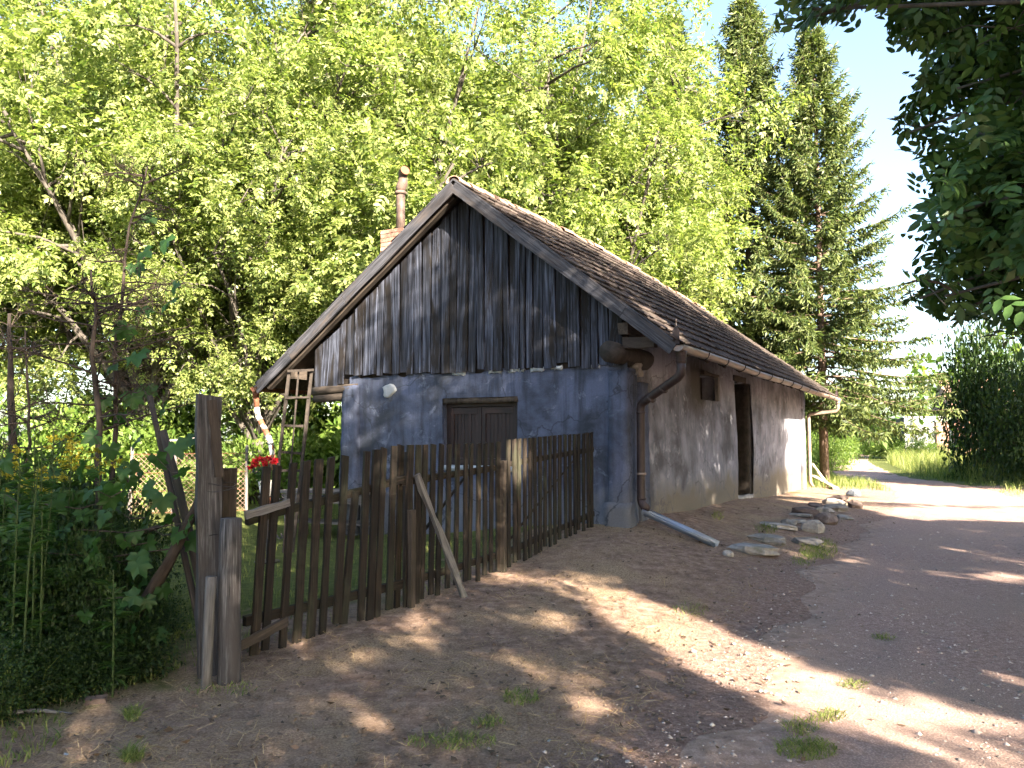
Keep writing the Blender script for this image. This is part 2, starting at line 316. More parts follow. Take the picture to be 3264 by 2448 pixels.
def lane_mat():
    m, nt, b = new_mat('lane_gravel'); c = coords(nt)
    n0 = noise(nt, c, .6, 9, .65, .4); n1 = noise(nt, c, 22, 8, .75); n2 = noise(nt, c, 110, 4, .7)
    vo = nt.nodes.new('ShaderNodeTexVoronoi'); vo.inputs['Scale'].default_value = 85; nt.links.new(c, vo.inputs['Vector'])
    col = ramp(nt, n1, [(.3, (.165, .110, .094)), (.5, (.29, .203, .176)), (.72, (.43, .33, .295))])
    col = mixc(nt, ramp(nt, n0, [(.42, (0, 0, 0)), (.62, (1, 1, 1))]), col, (.30, .22, .185))
    col = mixc(nt, .45, col, ramp(nt, vo.outputs['Distance'], [(.1, (.82, .82, .82)), (.6, (.22, .22, .22))]), 'OVERLAY')
    at_ = nt.nodes.new('ShaderNodeAttribute'); at_.attribute_name = 'rim'; nb = noise(nt, c, 7, 6, .75)
    f = ramp(nt, math_(nt, 'ADD', at_.outputs['Fac'], math_(nt, 'MULTIPLY', math_(nt, 'SUBTRACT', nb, .5), 1.1)), [(.25, (1, 1, 1)), (.8, (0, 0, 0))])
    so = ramp(nt, noise(nt, c, 9, 8, .7), [(.3, (.125, .083, .063)), (.52, (.275, .196, .150)), (.75, (.47, .36, .29))]); col = mixc(nt, f, col, so)
    nt.links.new(col, b.inputs['Base Color']); b.inputs['Roughness'].default_value = 1.0; b.inputs['Specular IOR Level'].default_value = .15
    bump(nt, b, math_(nt, 'ADD', math_(nt, 'SUBTRACT', 1.0, vo.outputs['Distance']), n1), .6, .005); return m
M['lane'] = lane_mat()

# ------------------------------------------------------------------ terrain
A = R(29.6)
NS = Vector((math.cos(A), -math.sin(A), 0)); DS = Vector((math.sin(A), math.cos(A), 0))
CORNER = Vector((1.517, 10.138, 0.0))
def HL(x, y, z): return CORNER + NS * x + DS * y + Vector((0, 0, z))
cps = [(0,0,0),(0,3,0),(-3,3,-.02),(-2,5.4,0),(-1.2,6.4,.05),(-.4,7.4,.11),(-.07,8.43,.19),(.93,10,.42),(1.5,10.0,.41),(-2.6,12.3,.04),(-4,12.8,.0),
       (-3,8,0),(-6,10,0),(-1,10.5,.12),(-5,5,0),(-8,3,0),(2,4.5,-.03),(4,8,-.04),(6,12,-.03),(9,18,0),(12,24,0),(15,32,-.1),(2.1,8.6,.20),(2.9,9.8,.19),(1,7,.08),
       (1.97,7.05,.0),(3.9,10.7,.05),(7.0,15.7,.03),(2.0,11.3,.47),(3.2,13.5,.40),(4.8,16.2,.33),(8.7,23,.13),(5.8,16.5,.2),(8.4,20.4,.1),(9,10,-.05),(10,4,-.05),(4,1,-.03),(14,22,0),(18,28,.05),
       (-5,14,0),(-10,20,0),(-2,26,0),(5,30,.02),(10.5,26.5,.1),(-15,10,0),(16,12,0),(12,-6,0),(-6,-6,0),(2,-8,0),(22,40,-.1),(0,40,0),(-20,35,0),(34,60,-.1),(30,20,0),(3.4,11.6,.2),(4.6,13.2,.17),(1.2,9.0,.33)]
cp = np.array(cps, float)
def _tps(d2): return np.where(d2 > 1e-9, .5 * d2 * np.log(np.maximum(d2, 1e-9)), 0)
_n = len(cp); _K = _tps(((cp[:, None, :2] - cp[None, :, :2]) ** 2).sum(-1)) + np.eye(_n) * .02
_Pm = np.c_[np.ones(_n), cp[:, :2]]; _A = np.zeros((_n + 3, _n + 3)); _A[:_n, :_n] = _K; _A[:_n, _n:] = _Pm; _A[_n:, :_n] = _Pm.T
_w = np.linalg.solve(_A, np.r_[cp[:, 2], 0, 0, 0])
def H(x, y):
    x = np.asarray(x, float); y = np.asarray(y, float); sh = x.shape; q = np.c_[x.ravel(), y.ravel()]
    out = np.empty(len(q))
    for i in range(0, len(q), 20000):
        qq = q[i:i + 20000]; k = _tps(((qq[:, None] - cp[None, :, :2]) ** 2).sum(-1)); out[i:i + 20000] = k @ _w[:_n] + _w[_n] + qq @ _w[_n + 1:]
    d = np.hypot(q[:, 0] - 3, q[:, 1] - 13); out *= np.clip((48 - d) / 20, 0, 1)
    fx, fy = q[:, 0], q[:, 1]; fade = np.clip((60 - d) / 20, 0, 1)
    out += fade * (.012 * np.sin(2.1 * fx + 1.3 * fy) * np.sin(1.7 * fy - .6 * fx) + .007 * np.sin(5.3 * fx + 2) * np.sin(4.7 * fy + fx) + .004 * np.sin(11 * fx + 3 * fy) * np.sin(9.3 * fy - 2 * fx))
    return out.reshape(sh)
def hz(x, y): return float(H(np.array([x]), np.array([y]))[0])
def gp(u, v):
    """ground point seen at a pixel"""
    r = ray(u, v); z = 0.0
    for _ in range(12):
        t = (z - EYE) / r.z; p = Vector((0, 0, EYE)) + r * t; z = .5 * z + .5 * hz(p.x, p.y)
    t = (z - EYE) / r.z; p = Vector((0, 0, EYE)) + r * t; return Vector((p.x, p.y, hz(p.x, p.y)))
def axis(lo, hi, step, far, grow=1.25):
    a = list(np.arange(lo, hi, step)); s = step
    b = [hi]
    while b[-1] < far: s *= grow; b.append(b[-1] + s)
    s = step; c = []; q = lo
    while q > -far: s *= grow; q -= s; c.append(q)
    return np.array(c[::-1] + a + b)
gx = axis(-7, 11, .112, 500); gy = axis(0, 24, .112, 700)
X, Y = np.meshgrid(gx, gy); Z = H(X, Y)
def grid_faces(ny, nx):
    i = np.arange(ny - 1)[:, None] * nx + np.arange(nx - 1)[None, :]; i = i.ravel(); return np.c_[i, i + 1, i + nx + 1, i + nx]
ground = link('ground', np_mesh('ground', np.stack([X, Y, Z], -1), grid_faces(len(gy), len(gx)), True), M['soil']); tag(ground, kind='structure')
# the lane: its crown a little proud, its rims dipping under the soil so that the edge wanders
left = [(-2.2,-8),(-.6,1),(.4,3.8),(1.2,5.4),(2.0,7.05),(3.0,9.0),(4.2,11.0),(5.6,13.4),(7.2,16),(9.2,19.6),(11.2,23.6),(12.6,28),(13.6,33),(16.0,40),(22.2,55),(34.2,80),(40,92)]
right = [(9,-8),(8.5,1),(8.4,3.8),(8.6,5.4),(9.0,7.05),(9.4,9.0),(10,11.0),(10.9,13.4),(11.9,16),(13.2,19.6),(14.6,23.6),(15.6,28),(17.0,33),(19.3,40),(25.0,55),(36.6,80),(42.2,92)]
def strip(lft, rgt, nl, nw):
    l = np.array(lft, float); r = np.array(rgt, float); k = np.linspace(0, 1, len(l))
    t = np.linspace(0, 1, nl); L_ = np.c_[np.interp(t, k, l[:, 0]), np.interp(t, k, l[:, 1])]; R_ = np.c_[np.interp(t, k, r[:, 0]), np.interp(t, k, r[:, 1])]
    for _ in range(12):
        L_[1:-1] = (L_[:-2] + L_[2:] + 2 * L_[1:-1]) / 4; R_[1:-1] = (R_[:-2] + R_[2:] + 2 * R_[1:-1]) / 4
    w = np.linspace(0, 1, nw)[None, :, None]; return L_[:, None] * (1 - w) + R_[:, None] * w
S = strip(left, right, 320, 80); w = np.linspace(0, 1, 80)[None, :]
edge = np.minimum(w, 1 - w) * 8; wob = .10 * np.sin(S[..., 1] * 1.9 + S[..., 0]) + .06 * np.sin(S[..., 1] * 5.1) + .04 * np.sin(S[..., 0] * 8 + S[..., 1] * 3)
sz = H(S[..., 0], S[..., 1]) - .02 + .035 * np.clip((edge - .3 + wob * 1.4) / .4, 0, 1)
lane = link('dirt_lane', np_mesh('dirt_lane', np.dstack([S, sz]), grid_faces(320, 80), True), M['lane']); tag(lane, kind='structure')
_l = np.array(left, float); _d = X - np.interp(Y, _l[:, 1], _l[:, 0]); ga = ground.data.attributes.new('rim', 'FLOAT', 'POINT'); ga.data.foreach_set('value', (np.clip(1 + (_d - .3) / 1.3, 0, 1) * (Y < 26)).astype(np.float32).ravel())
ra = lane.data.attributes.new('rim', 'FLOAT', 'POINT'); ra.data.foreach_set('value', np.clip(edge / 1.5, 0, 1).repeat(320, 0).astype(np.float32).ravel())

# ------------------------------------------------------------------ house
house = empty('farmhouse', CORNER, -A)
tag(house, 'old limewashed farmhouse with weathered plank gable, tiled roof and closed dark shutters', 'house')
HM = house.matrix_basis.copy(); HM = Matrix.Translation(CORNER) @ Matrix.Rotation(-A, 4, 'Z'); HI = HM.inverted()
def LP(u, v, y):
    """house-local point seen at a pixel on the plane local-y = y"""
    o = HI @ Vector((0, 0, EYE)); d = HI.to_3x3() @ ray(u, v); t = (y - o.y) / d.y; return o + d * t
def LX(u, v, x):
    o = HI @ Vector((0, 0, EYE)); d = HI.to_3x3() @ ray(u, v); t = (x - o.x) / d.x; return o + d * t
RX, RZ = -2.52, 5.27; EXR, EZR = .71, 2.73; EXL, EZL = -6.43, 2.45; Y0, Y1 = -.33, 14.2
SR = (RZ - EZR) / (EXR - RX); SL = (RZ - EZL) / (RX - EXL)
def sag(y): return .09 * math.sin(math.pi * min(max(y, 0), 9) / 9) - .17 * max(0, (y - 9) / 5.2) ** 1.3
def roof_z(x, y=0):
    z = RZ - (x - RX) * SR if x > RX else RZ - (RX - x) * SL
    k = 1 - (x - RX) / (EXR - RX) if x > RX else 1 - (RX - x) / (RX - EXL)
    return z + sag(y) * max(0, k)
_ph = rng.random((12, 4)) * 6.28
def bulge(a, b):
    s = 0
    for i in range(12):
        f = .7 * 1.35 ** i; s += math.sin(f * a * math.cos(_ph[i, 0]) + f * b * math.sin(_ph[i, 0]) + _ph[i, 1]) / f ** .9
    return s * .016
def wall_grid(name, a0, a1, z0, z1, na, nz, holes, to3, mat, ragged=0, depth=.35, flare=None):
    """plastered wall: an uneven face with real openings over a solid core"""
    m = MB(); A_ = sorted(set(list(np.linspace(a0, a1, na)) + [h[0] for h in holes] + [h[1] for h in holes]))
    Zs = sorted(set(list(np.linspace(z0, z1, nz)) + [h[2] for h in holes] + [h[3] for h in holes])); n = len(A_)
    for z in Zs:
        for a in A_:
            top = ragged * (math.sin(a * 9.1) * .5 + math.sin(a * 23 + 1) * .35 + random.uniform(-.4, .4)) if z >= z1 - 1e-6 else 0
            m.v.append(to3(a + (flare(a, z) if flare else 0), bulge(a, z), z + top))
    for j in range(len(Zs) - 1):
        for i in range(n - 1):
            ca = (A_[i] + A_[i + 1]) / 2; cz = (Zs[j] + Zs[j + 1]) / 2
            if any(h[0] < ca < h[1] and h[2] < cz < h[3] for h in holes): continue
            m.f.append((j * n + i, j * n + i + 1, (j + 1) * n + i + 1, (j + 1) * n + i))
    o = m.build(name, mat, house, True)
    c = MB(); cuts = sorted([a0, a1] + [h[0] for h in holes] + [h[1] for h in holes])
    for i in range(0, len(cuts) - 1):
        ca = (cuts[i] + cuts[i + 1]) / 2; h = [h for h in holes if h[0] < ca < h[1]]
        spans = [(z0, z1 - .05)] if not h else [(z0, h[0][2]), (h[0][3], z1 - .05)]
        for s0, s1 in spans:
            if s1 - s0 < .02: continue
            p = [to3(cuts[i], .04, s0), to3(cuts[i + 1], depth, s1)]
            c.box(tuple(min(q) for q in zip(*p)), tuple(max(q) for q in zip(*p)))
    c.build('wall_core', mat, o); return o
# the front: window opening, slightly flared foot, ragged top under the planks
WX0, WX1, WZ0, WZ1 = -2.92, -1.66, 1.16, 2.15
front = wall_grid('front_wall', -4.72, -.02, -.25, 2.53, 66, 40, [(WX0, WX1, WZ0, WZ1)], lambda a, d, z: (a, d, z), M['plaster'], .035,
                  flare=lambda a, z: (-.13 * max(0, 1 - z / 2.5) if a < -4.6 else 0))
side = wall_grid('side_wall', .45, 14.0, -.3, 3.2, 110, 40, [(4.05, 4.95, 2.25, 2.70), (6.5, 7.8, -.3, 2.74)], lambda a, d, z: (-.2 - d, a, z), M['sidewall'])
MB().box((-4.70, .4, -.25), (-4.40, 14.0, 2.9)).build('left_wall', M['plaster'], house)
MB().box((-4.40, 13.7, -.25), (-.56, 13.98, 2.9)).build('rear_wall', M['sidewall'], house)
def lump(name, a, b, n, jit, mat, parent=house, shrink=0.0):
    """plaster block with soft uneven faces"""
    m = MB(); dims = [b[i] - a[i] for i in range(3)]; idx = {}
    ns = [max(1, int(round(d / n))) for d in dims]
    def vid(i, j, k):
        if (i, j, k) not in idx:
            t = (i / ns[0], j / ns[1], k / ns[2]); s = shrink * t[2]
            p = [a[q] + dims[q] * (s + (1 - 2 * s) * t[q] if q < 2 else t[q]) + random.gauss(0, jit) for q in range(3)]
            idx[(i, j, k)] = len(m.v); m.v.append(tuple(p))
        return idx[(i, j, k)]
    for ax in range(3):
        o1, o2 = [q for q in range(3) if q != ax]
        for e in (0, ns[ax]):
            for i in range(ns[o1]):
                for j in range(ns[o2]):
                    q = []
                    for di, dj in ((0, 0), (1, 0), (1, 1), (0, 1)):
                        t = [0, 0, 0]; t[ax] = e; t[o1] = i + di; t[o2] = j + dj; q.append(vid(*t))
                    m.f.append(tuple(q if (e > 0) != (ax == 1) else q[::-1]))
    return m.build(name, mat, parent, True)
lump('pilaster', (-.27, -.085, -.2), (.0, .24, 2.44), .09, .006, M['plaster'], shrink=.05)
lump('pilaster', (-4.86, -.075, -.2), (-4.50, .3, 2.40), .09, .007, M['plaster'], shrink=.08)
lump('pilaster', (-.30, .50, .1), (-.03, .85, 2.32), .09, .006, M['plaster'], shrink=.05)
lump('pilaster', (-.24, 13.72, -.2), (-.10, 14.05, 2.92), .09, .005, M['sidewall'])
lump('pilaster_foot', (-.32, -.105, .2), (.03, .16, .74), .08, .008, M['plaster'])
# pale patch of fresh plaster and chips along the ragged top
pp = LP(1240, 1245, -.012); m = MB(); n = 15
ring = [(pp.x + .115 * (1 + .22 * math.sin(3 * t + 1) + random.uniform(-.08, .08)) * math.cos(t), -.03, pp.z + .10 * (1 + .2 * math.sin(2 * t) + random.uniform(-.08, .08)) * math.sin(t)) for t in np.linspace(0, 6.283, n, endpoint=False)]
m.add(ring + [(pp.x + (q[0] - pp.x) * .75, -.038 + random.uniform(-.006, .006), pp.z + (q[2] - pp.z) * .75) for q in ring] + [(pp.x, -.04, pp.z)] + [(q[0], .06, q[2]) for q in ring],
      [(i, (i + 1) % n, n + (i + 1) % n, n + i) for i in range(n)] + [(n + i, n + (i + 1) % n, 2 * n) for i in range(n)] + [(2 * n + 1 + i, 2 * n + 1 + (i + 1) % n, (i + 1) % n, i) for i in range(n)])
m.build('plaster_patch', M['patch'], house, True)
for k in range(12):
    x = random.uniform(-4.3, -.35); lump('plaster_chip', (x, -.010, 2.49), (x + random.uniform(.08, .26), .05, 2.49 + random.uniform(.035, .06)), .04, .009, M['patch'])
# window: lintel, frame, two leaves with frame boards and tongued planks
win = empty('window', (0, 0, 0), 0, house); wy = .13
lump('lintel', (WX0 - .015, .012, WZ1 - .075), (WX1 + .015, .2, WZ1 + .01), .1, .006, M['beam'], win)
lump('sill', (WX0 + .02, -.055, WZ0 - .06), (WX1 - .02, .16, WZ0 + .012), .1, .004, M['patch'], win)
for p0, p1 in (((WX0 + .03, wy, WZ0), (WX0 + .03, wy, WZ1 - .07)), ((WX1 - .03, wy, WZ0), (WX1 - .03, wy, WZ1 - .07)), ((WX0, wy - .004, WZ1 - .10), (WX1, wy - .004, WZ1 - .10))):
    plank('window_frame', p0, p1, .06, .05, M['shutter'], win, jit=.002)
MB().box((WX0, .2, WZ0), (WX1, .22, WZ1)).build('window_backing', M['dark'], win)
mid = (WX0 + WX1) / 2 - .02
for a0, a1 in ((WX0 + .065, mid - .006), (mid + .006, WX1 - .065)):
    leaf = empty('shutter', (0, 0, 0), 0, win)
# planks and frame members are children of the window (three levels at most)
bpy.data.batch_remove([o for o in win.children if o.type == 'EMPTY'])
for a0, a1 in ((WX0 + .065, mid - .006), (mid + .006, WX1 - .065)):
    z0, z1 = WZ0 + .02, WZ1 - .135
    plank('shutter_stile', (a0 + .03, wy - .01, z0), (a0 + .03, wy - .01, z1), .06, .03, M['shutter'], win, jit=.002)
    plank('shutter_stile', (a1 - .03, wy - .01, z0), (a1 - .03, wy - .01, z1), .06, .03, M['shutter'], win, jit=.002)
    plank('shutter_rail', (a0 + .061, wy - .012, z1 - .05), (a1 - .061, wy - .012, z1 - .05), .09, .03, M['shutter'], win, jit=.002)
    plank('shutter_rail', (a0 + .061, wy - .012, z0 + .05), (a1 - .061, wy - .012, z0 + .05), .09, .03, M['shutter'], win, jit=.002)
    n = 7; w_ = (a1 - a0 - .122) / n
    for i in range(n):
        plank('shutter_plank', (a0 + .061 + w_ * (i + .5), wy + .004 + .004 * (i % 2), z0 + .096), (a0 + .061 + w_ * (i + .5), wy + .004 + .004 * (i % 2), z1 - .096), w_ - .006, .02, M['shutter'], win, jit=.0015)
# gable: planks over a dark sheet standing in for the shade in the gaps
m = MB(); gl = [(-5.40, 2.42), (-.02, 2.50), (-.02, roof_z(-.02) - .09), (RX, RZ - .09), (-5.40, roof_z(-5.40) - .09)]
m.add([(x, .035, z) for x, z in gl] + [(x, .06, z) for x, z in gl], [(0, 1, 2, 3, 4), (9, 8, 7, 6, 5)] + [(i, i + 5, (i + 1) % 5 + 5, (i + 1) % 5) for i in range(5)])
m.build('gable_shade_backing', M['dark'], house)
x = -5.44; widths = []
while x < -.14:
    w_ = random.choice((.10, .12, .13, .145, .155, .165, .185, .2)); w_ = min(w_, -.06 - x)
    bz = 2.36 if x < -4.98 else (2.43 if x < -4.82 else 2.56 - .05 * (x + 4.8) / 4.6 + random.uniform(-.028, .018))
    cx = x + w_ / 2; tz = min(roof_z(x), roof_z(x + w_)) - .11
    if -1.05 < x < -.92: bz += .06
    if tz - bz > .12:
        lean = random.gauss(0, .008); yy = -.012 - random.uniform(0, .028)
        tilt = -SL if cx < RX else SR
        plank('gable_board', (cx - lean, yy - .004, bz), (cx + lean, yy, tz), w_ - random.uniform(.010, .028), .024, M['board'], house, jit=.0028, seg=7,
              top=(-tilt * w_ / 2 * (1 if cx > RX else 1)) * .9, bot=random.uniform(-.008, .008))
    x += w_
# verge (barge) boards, each slope in pieces, rafters and beams behind them
def slope_pt(side_, t, y, dz=0):
    ex = EXR if side_ > 0 else EXL; x_ = RX + (ex - RX) * t; return Vector((x_, y, roof_z(x_, 0) + dz))
for sd_, cuts in ((1, (0, .30, .80, 1.0)), (-1, (0, .52, .81, 1.0))):
    for i in range(len(cuts) - 1):
        e = .0015 if i else 0
        plank('barge_board', slope_pt(sd_, cuts[i] + e, Y0 - .012 - .004 * i, -.085), slope_pt(sd_, cuts[i + 1], Y0 - .012 - .004 * i, -.085), .15, .028, M['barge'], house, jit=.003, seg=6)
        plank('verge_cap', slope_pt(sd_, cuts[i] + e, Y0 + .02, .022 + .003 * i), slope_pt(sd_, cuts[i + 1], Y0 + .02, .022 + .003 * i), .10, .022, M['barge'], house, face=(0, 0, 1), jit=.002, seg=6)
roof = empty('roof', (0, 0, 0), 0, house)
for sd_ in (1, -1):
    ys = np.linspace(Y0 + .01, Y1, 24); m = MB(); ex = EXR if sd_ > 0 else EXL
    for y in ys:
        for t in (0, .5, 1):
            x_ = RX + (ex - RX) * t
            for dz in (0.0, -.045): m.v.append((x_, y, roof_z(x_, y) + dz - .012))
    for j in range(len(ys) - 1):
        for t in range(2):
            q = j * 6 + t * 2; r_ = q + 6
            m.f += [(q, q + 2, r_ + 2, r_), (q + 1, r_ + 1, r_ + 3, q + 3)]
        m.f.append((j * 6 + 4, j * 6 + 5, j * 6 + 11, j * 6 + 10))
    m.f += [(0, 1, 3, 2), (2, 3, 5, 4), tuple((len(ys) - 1) * 6 + k for k in (0, 2, 3, 1)), tuple((len(ys) - 1) * 6 + k for k in (2, 4, 5, 3))]
    m.build('roof_deck', M['deck'], roof)
    for y in list(np.arange(Y0 + .12, 14.1, .95)):
        a = slope_pt(sd_, .02, y, -.12); b = slope_pt(sd_, .965, y, -.12); a.z += sag(y)
        plank('rafter', a, b, .09, .12, M['beam'], roof, face=(0, 0, 1), jit=.003)
# tiles: alike pieces share one mesh; the nearest 300 are pieces of their own
def tile_mesh():
    m = MB(); L_, W_, T_ = .36, .222, .016; prof = [(-.5, .012), (-.38, 0), (0, .004), (.36, .0), (.5, .014)]
    for zz in (0, 1):
        for yv, drop in ((0, 0), (L_, .0)):
            for px_, pz in prof: m.v.append((px_ * W_, yv - (.018 * (1 - (2 * px_) ** 2) if yv == 0 else 0), pz + zz * T_ + (.030 if yv == 0 else -.014)))
    n = 5
    for i in range(4):
        m.f += [(i, i + 1, n + i + 1, n + i)[::-1], (2 * n + i, 2 * n + i + 1, 3 * n + i + 1, 3 * n + i), (i, i + 1, 2 * n + i + 1, 2 * n + i)]
    m.f += [(0, 2 * n, 3 * n, n), (4, n + 4, 3 * n + 4, 2 * n + 4)]
    return m
TM = tile_mesh(); tme = TM.mesh('roof_tile'); tme.materials.append(M['tile'])
spots = []; SLr = math.hypot(EXR - RX, RZ - EZR); rows = 14; gauge = (SLr - .02) / rows
for sd_ in (1, -1):
    ex, ez = (EXR, EZR) if sd_ > 0 else (EXL, EZL); sl = math.hypot(ex - RX, RZ - ez); nr = int(sl / gauge)
    for r_ in range(nr):
        t = 1.008 - r_ * gauge / sl; x_ = RX + (ex - RX) * t
        for c in range(int((Y1 - Y0) / .228)):
            y = Y0 + .115 + c * .228 + random.gauss(0, .004)
            k_ = max(0, 1 - t); up = Vector((RX - ex, 0, RZ - ez)).normalized()
            ang = math.atan2(up.z, up.x)
            lx = Vector((0, 1 if sd_ > 0 else -1, 0)); ly = up; lz = lx.cross(ly)
            m4 = Matrix((lx, ly, lz)).transposed().to_4x4(); m4.translation = Vector((x_, y, RZ - abs(x_ - RX) * (RZ - ez) / abs(ex - RX) + sag(y) * k_)) + lz * (.012 + random.uniform(0, .008))
            m4 = m4 @ Matrix.Rotation(random.gauss(0, .035), 4, 'Z') @ Matrix.Rotation(random.gauss(0, .02), 4, 'Y') @ Matrix.Rotation(random.gauss(0, .012), 4, 'X')
            spots.append((sd_, y - .15 * r_ * 0, m4))
rt = sorted([s for s in spots if s[0] > 0], key=lambda s: s[1])
for s in rt[:300]: link('tile', tme, None, roof, s[2])
def merged(name, mb, mats, mat, parent):
    V = np.array(mb.v); fq = [f for f in mb.f]; Fq = np.array([f if len(f) == 4 else f + (f[-1],) for f in fq]); n = len(V)
    Vs = np.concatenate([V @ np.array(x.to_3x3()).T + np.array(x.translation) for x in mats]); Fs = np.concatenate([Fq + i * n for i in range(len(mats))])
    return link(name, np_mesh(name, Vs, Fs), mat, parent)
tag(merged('tile_field', TM, [s[2] for s in rt[300:]], M['tilef'], roof), kind='stuff')
tag(merged('tile_field', TM, [s[2] for s in spots if s[0] < 0], M['tilef'], roof), kind='stuff')
m = MB(); nn = 8
for k, yv in enumerate((0, .38)):
    r_ = .125 if k == 0 else .105
    for rr in (r_, r_ - .016):
        for i in range(nn + 1):
            an = math.pi * (i / nn); m.v.append((rr * math.cos(an), yv, rr * math.sin(an) * .8))
q = nn + 1
for i in range(nn): m.f += [(i, i + 1, 2 * q + i + 1, 2 * q + i), (q + i, 3 * q + i, 3 * q + i + 1, q + i + 1), (i, q + i, q + i + 1, i + 1)]
rm = m.mesh('ridge_tile'); rm.materials.append(M['ridge'])
y = Y0 - .02
while y < Y1 - .3:
    o = link('ridge_tile', rm, None, roof, Matrix.Translation((RX + random.gauss(0, .012), y, RZ + sag(y) - .035 + random.uniform(0, .02))) @ Matrix.Rotation(random.gauss(0, .05), 4, 'Z') @ Matrix.Rotation(random.gauss(.02, .02), 4, 'X')); y += .345
# log plate end, beam ends at the right corner; porch beams at the left
o = pole('log_plate', (-.12, -.36, 2.66), (-.12, .9, 2.66), .14, .14, M['log'], house, .004, 16, 3, .035)
plank('beam_end', (-.02, -.10, 2.78), (.40, -.10, 2.78), .14, .14, M['beam'], house, jit=.006)
plank('beam_end', (-.02, -.16, 2.97), (-.02, .5, 2.99), .13, .15, M['beam'], house, face=(0, 0, 1), jit=.006)
lump('wedge_stone', (-.10, .30, 2.40), (.02, .46, 2.56), .06, .01, M['stone'])
pole('porch_beam', (-5.48, -.02, 2.335), (-4.55, .02, 2.345), .07, .075, M['beam'], house, .01, 9, 4)
pole('porch_beam', (-5.46, .01, 2.21), (-4.55, .03, 2.215), .065, .075, M['beam'], house, .01, 9, 4)
plank('porch_plate', (-5.9, -.1, 2.62), (-5.9, 13.8, 2.62), .14, .15, M['beam'], house, face=(0, 0, 1), jit=.006, seg=8)
for y in (3.6, 7.6, 11.6): plank('porch_post', (-5.9, y, -.1), (-5.9, y, 2.55), .14, .14, M['beam'], house, jit=.005)
plank('wall_plate', (-.45, 1.0, 3.28), (-.45, 14.0, 3.28), .16, .16, M['beam'], house, face=(0, 0, 1), jit=.008, seg=10)
# small hatch in the side wall
hat = empty('hatch', (0, 0, 0), 0, house)
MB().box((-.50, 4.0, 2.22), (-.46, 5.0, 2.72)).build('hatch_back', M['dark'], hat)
plank('hatch_jamb', (-.17, 4.93, 2.25), (-.17, 4.93, 2.70), .09, .07, M['greywood'], hat, face=(1, 0, 0), jit=.006)
plank('hatch_head', (-.19, 4.05, 2.72), (-.19, 5.05, 2.72), .06, .07, M['beam'], hat, face=(1, 0, 0), jit=.006)
# doorway: deep dark passage with a plank door standing inside
dr = empty('doorway', (0, 0, 0), 0, house)
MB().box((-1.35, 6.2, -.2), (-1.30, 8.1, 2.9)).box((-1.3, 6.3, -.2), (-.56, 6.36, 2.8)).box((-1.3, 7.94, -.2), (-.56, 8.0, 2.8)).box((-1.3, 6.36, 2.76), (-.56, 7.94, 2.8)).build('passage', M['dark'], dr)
lump('jamb_reveal', (-.60, 7.66, -.2), (-.23, 7.83, 2.76), .12, .008, M['log'], dr)
plank('door_head', (-.30, 6.42, 2.80), (-.30, 7.9, 2.80), .12, .16, M['beam'], dr, face=(1, 0, 0), jit=.006)
lump('door_step', (-.6, 6.5, .0), (-.2, 7.8, .36), .14, .012, M['stone'], dr)
# chimney: every brick of its own on a mortar core, and the stove pipe
ch = empty('chimney', (0, 0, 0), 0, house); cy = .95
c0 = LP(1213, 735, cy); c1 = LP(1302, 735, cy); ctop = c0.z; cx0, cx1 = c0.x, c0.x + .5; cyd = .48
MB().box((cx0 + .012, cy + .012, 3.6), (cx1 - .012, cy + cyd - .012, ctop - .005)).build('mortar_core', M['mortar'], ch)
bm_ = {}
def brick(a, b):
    k = tuple(round(b[i] - a[i], 3) for i in range(3))
    if k not in bm_:
        m = MB().box((-k[0] / 2, -k[1] / 2, -k[2] / 2), (k[0] / 2, k[1] / 2, k[2] / 2)); m.v = [tuple(c + random.gauss(0, .0022) for c in v) for v in m.v]
        bm_[k] = m.mesh('brick'); bm_[k].materials.append(M['brick'])
    link('brick', bm_[k], None, ch, Matrix.Translation([(a[i] + b[i]) / 2 + random.gauss(0, .002) for i in range(3)]) @ Matrix.Rotation(random.gauss(0, .012), 4, 'Z'))
z = ctop - .068; row = 0
while z > 3.55:
    e = .115
    for yy, sgn in ((cy, 1), (cy + cyd - e, 1)):
        xs = [cx0, cx0 + .25, cx1] if row % 2 else [cx0, cx0 + .12, cx0 + .37, cx1]
        for i in range(len(xs) - 1):
            if z + .07 > roof_z(xs[i + 1], yy) - .15: brick((xs[i] + .004, yy, z), (xs[i + 1] - .006, yy + e, z + .062))
    for xx in (cx0, cx1 - e):
        brick((xx, cy + e + .008, z), (xx + e, cy + cyd - e - .008, z + .062))
    z -= .073; row += 1
def pts(lst, y): return [LP(u, v, y) for u, v in lst]
py = cy + .26; pp_ = pts([(1277, 738), (1277, 690), (1277, 640), (1277, 618)], py); pr = .078
st = empty('stove_pipe', (0, 0, 0), 0, house)
MB().tube(pp_, pr, 14).build('pipe', M['stove'], st, True)
b0 = pp_[-1]
MB().tube([b0 + Vector((0, 0, -.015)), b0 + Vector((0, 0, .01)), b0 + Vector((0, 0, .035)), b0 + Vector((0, 0, .05))], [.10, .108, .104, .082], 16).build('collar', M['stove'], st, True)
MB().tube([b0 + Vector(d) for d in ((0, 0, .04), (.005, 0, .10), (.03, -.005, .16), (.055, -.01, .215), (.05, -.01, .26))], [.080, .092, .092, .078, .072], 14).build('elbow', M['stove'], st, True)
tb = b0 + Vector((.05, -.01, .255)); m = MB().tube([tb, tb + Vector((.0, 0, .055)), tb + Vector((.03, -.02, .11)), tb + Vector((.115, -.075, .125))], [.073, .08, .086, .086], 14, cap=False)
m.build('pipe_outlet', M['stove'], st, True)
MB().tube([tb + Vector((.095, -.062, .122)), tb + Vector((.10, -.065, .123))], [.083, .083], 14).build('outlet_disc', M['rust'], st)
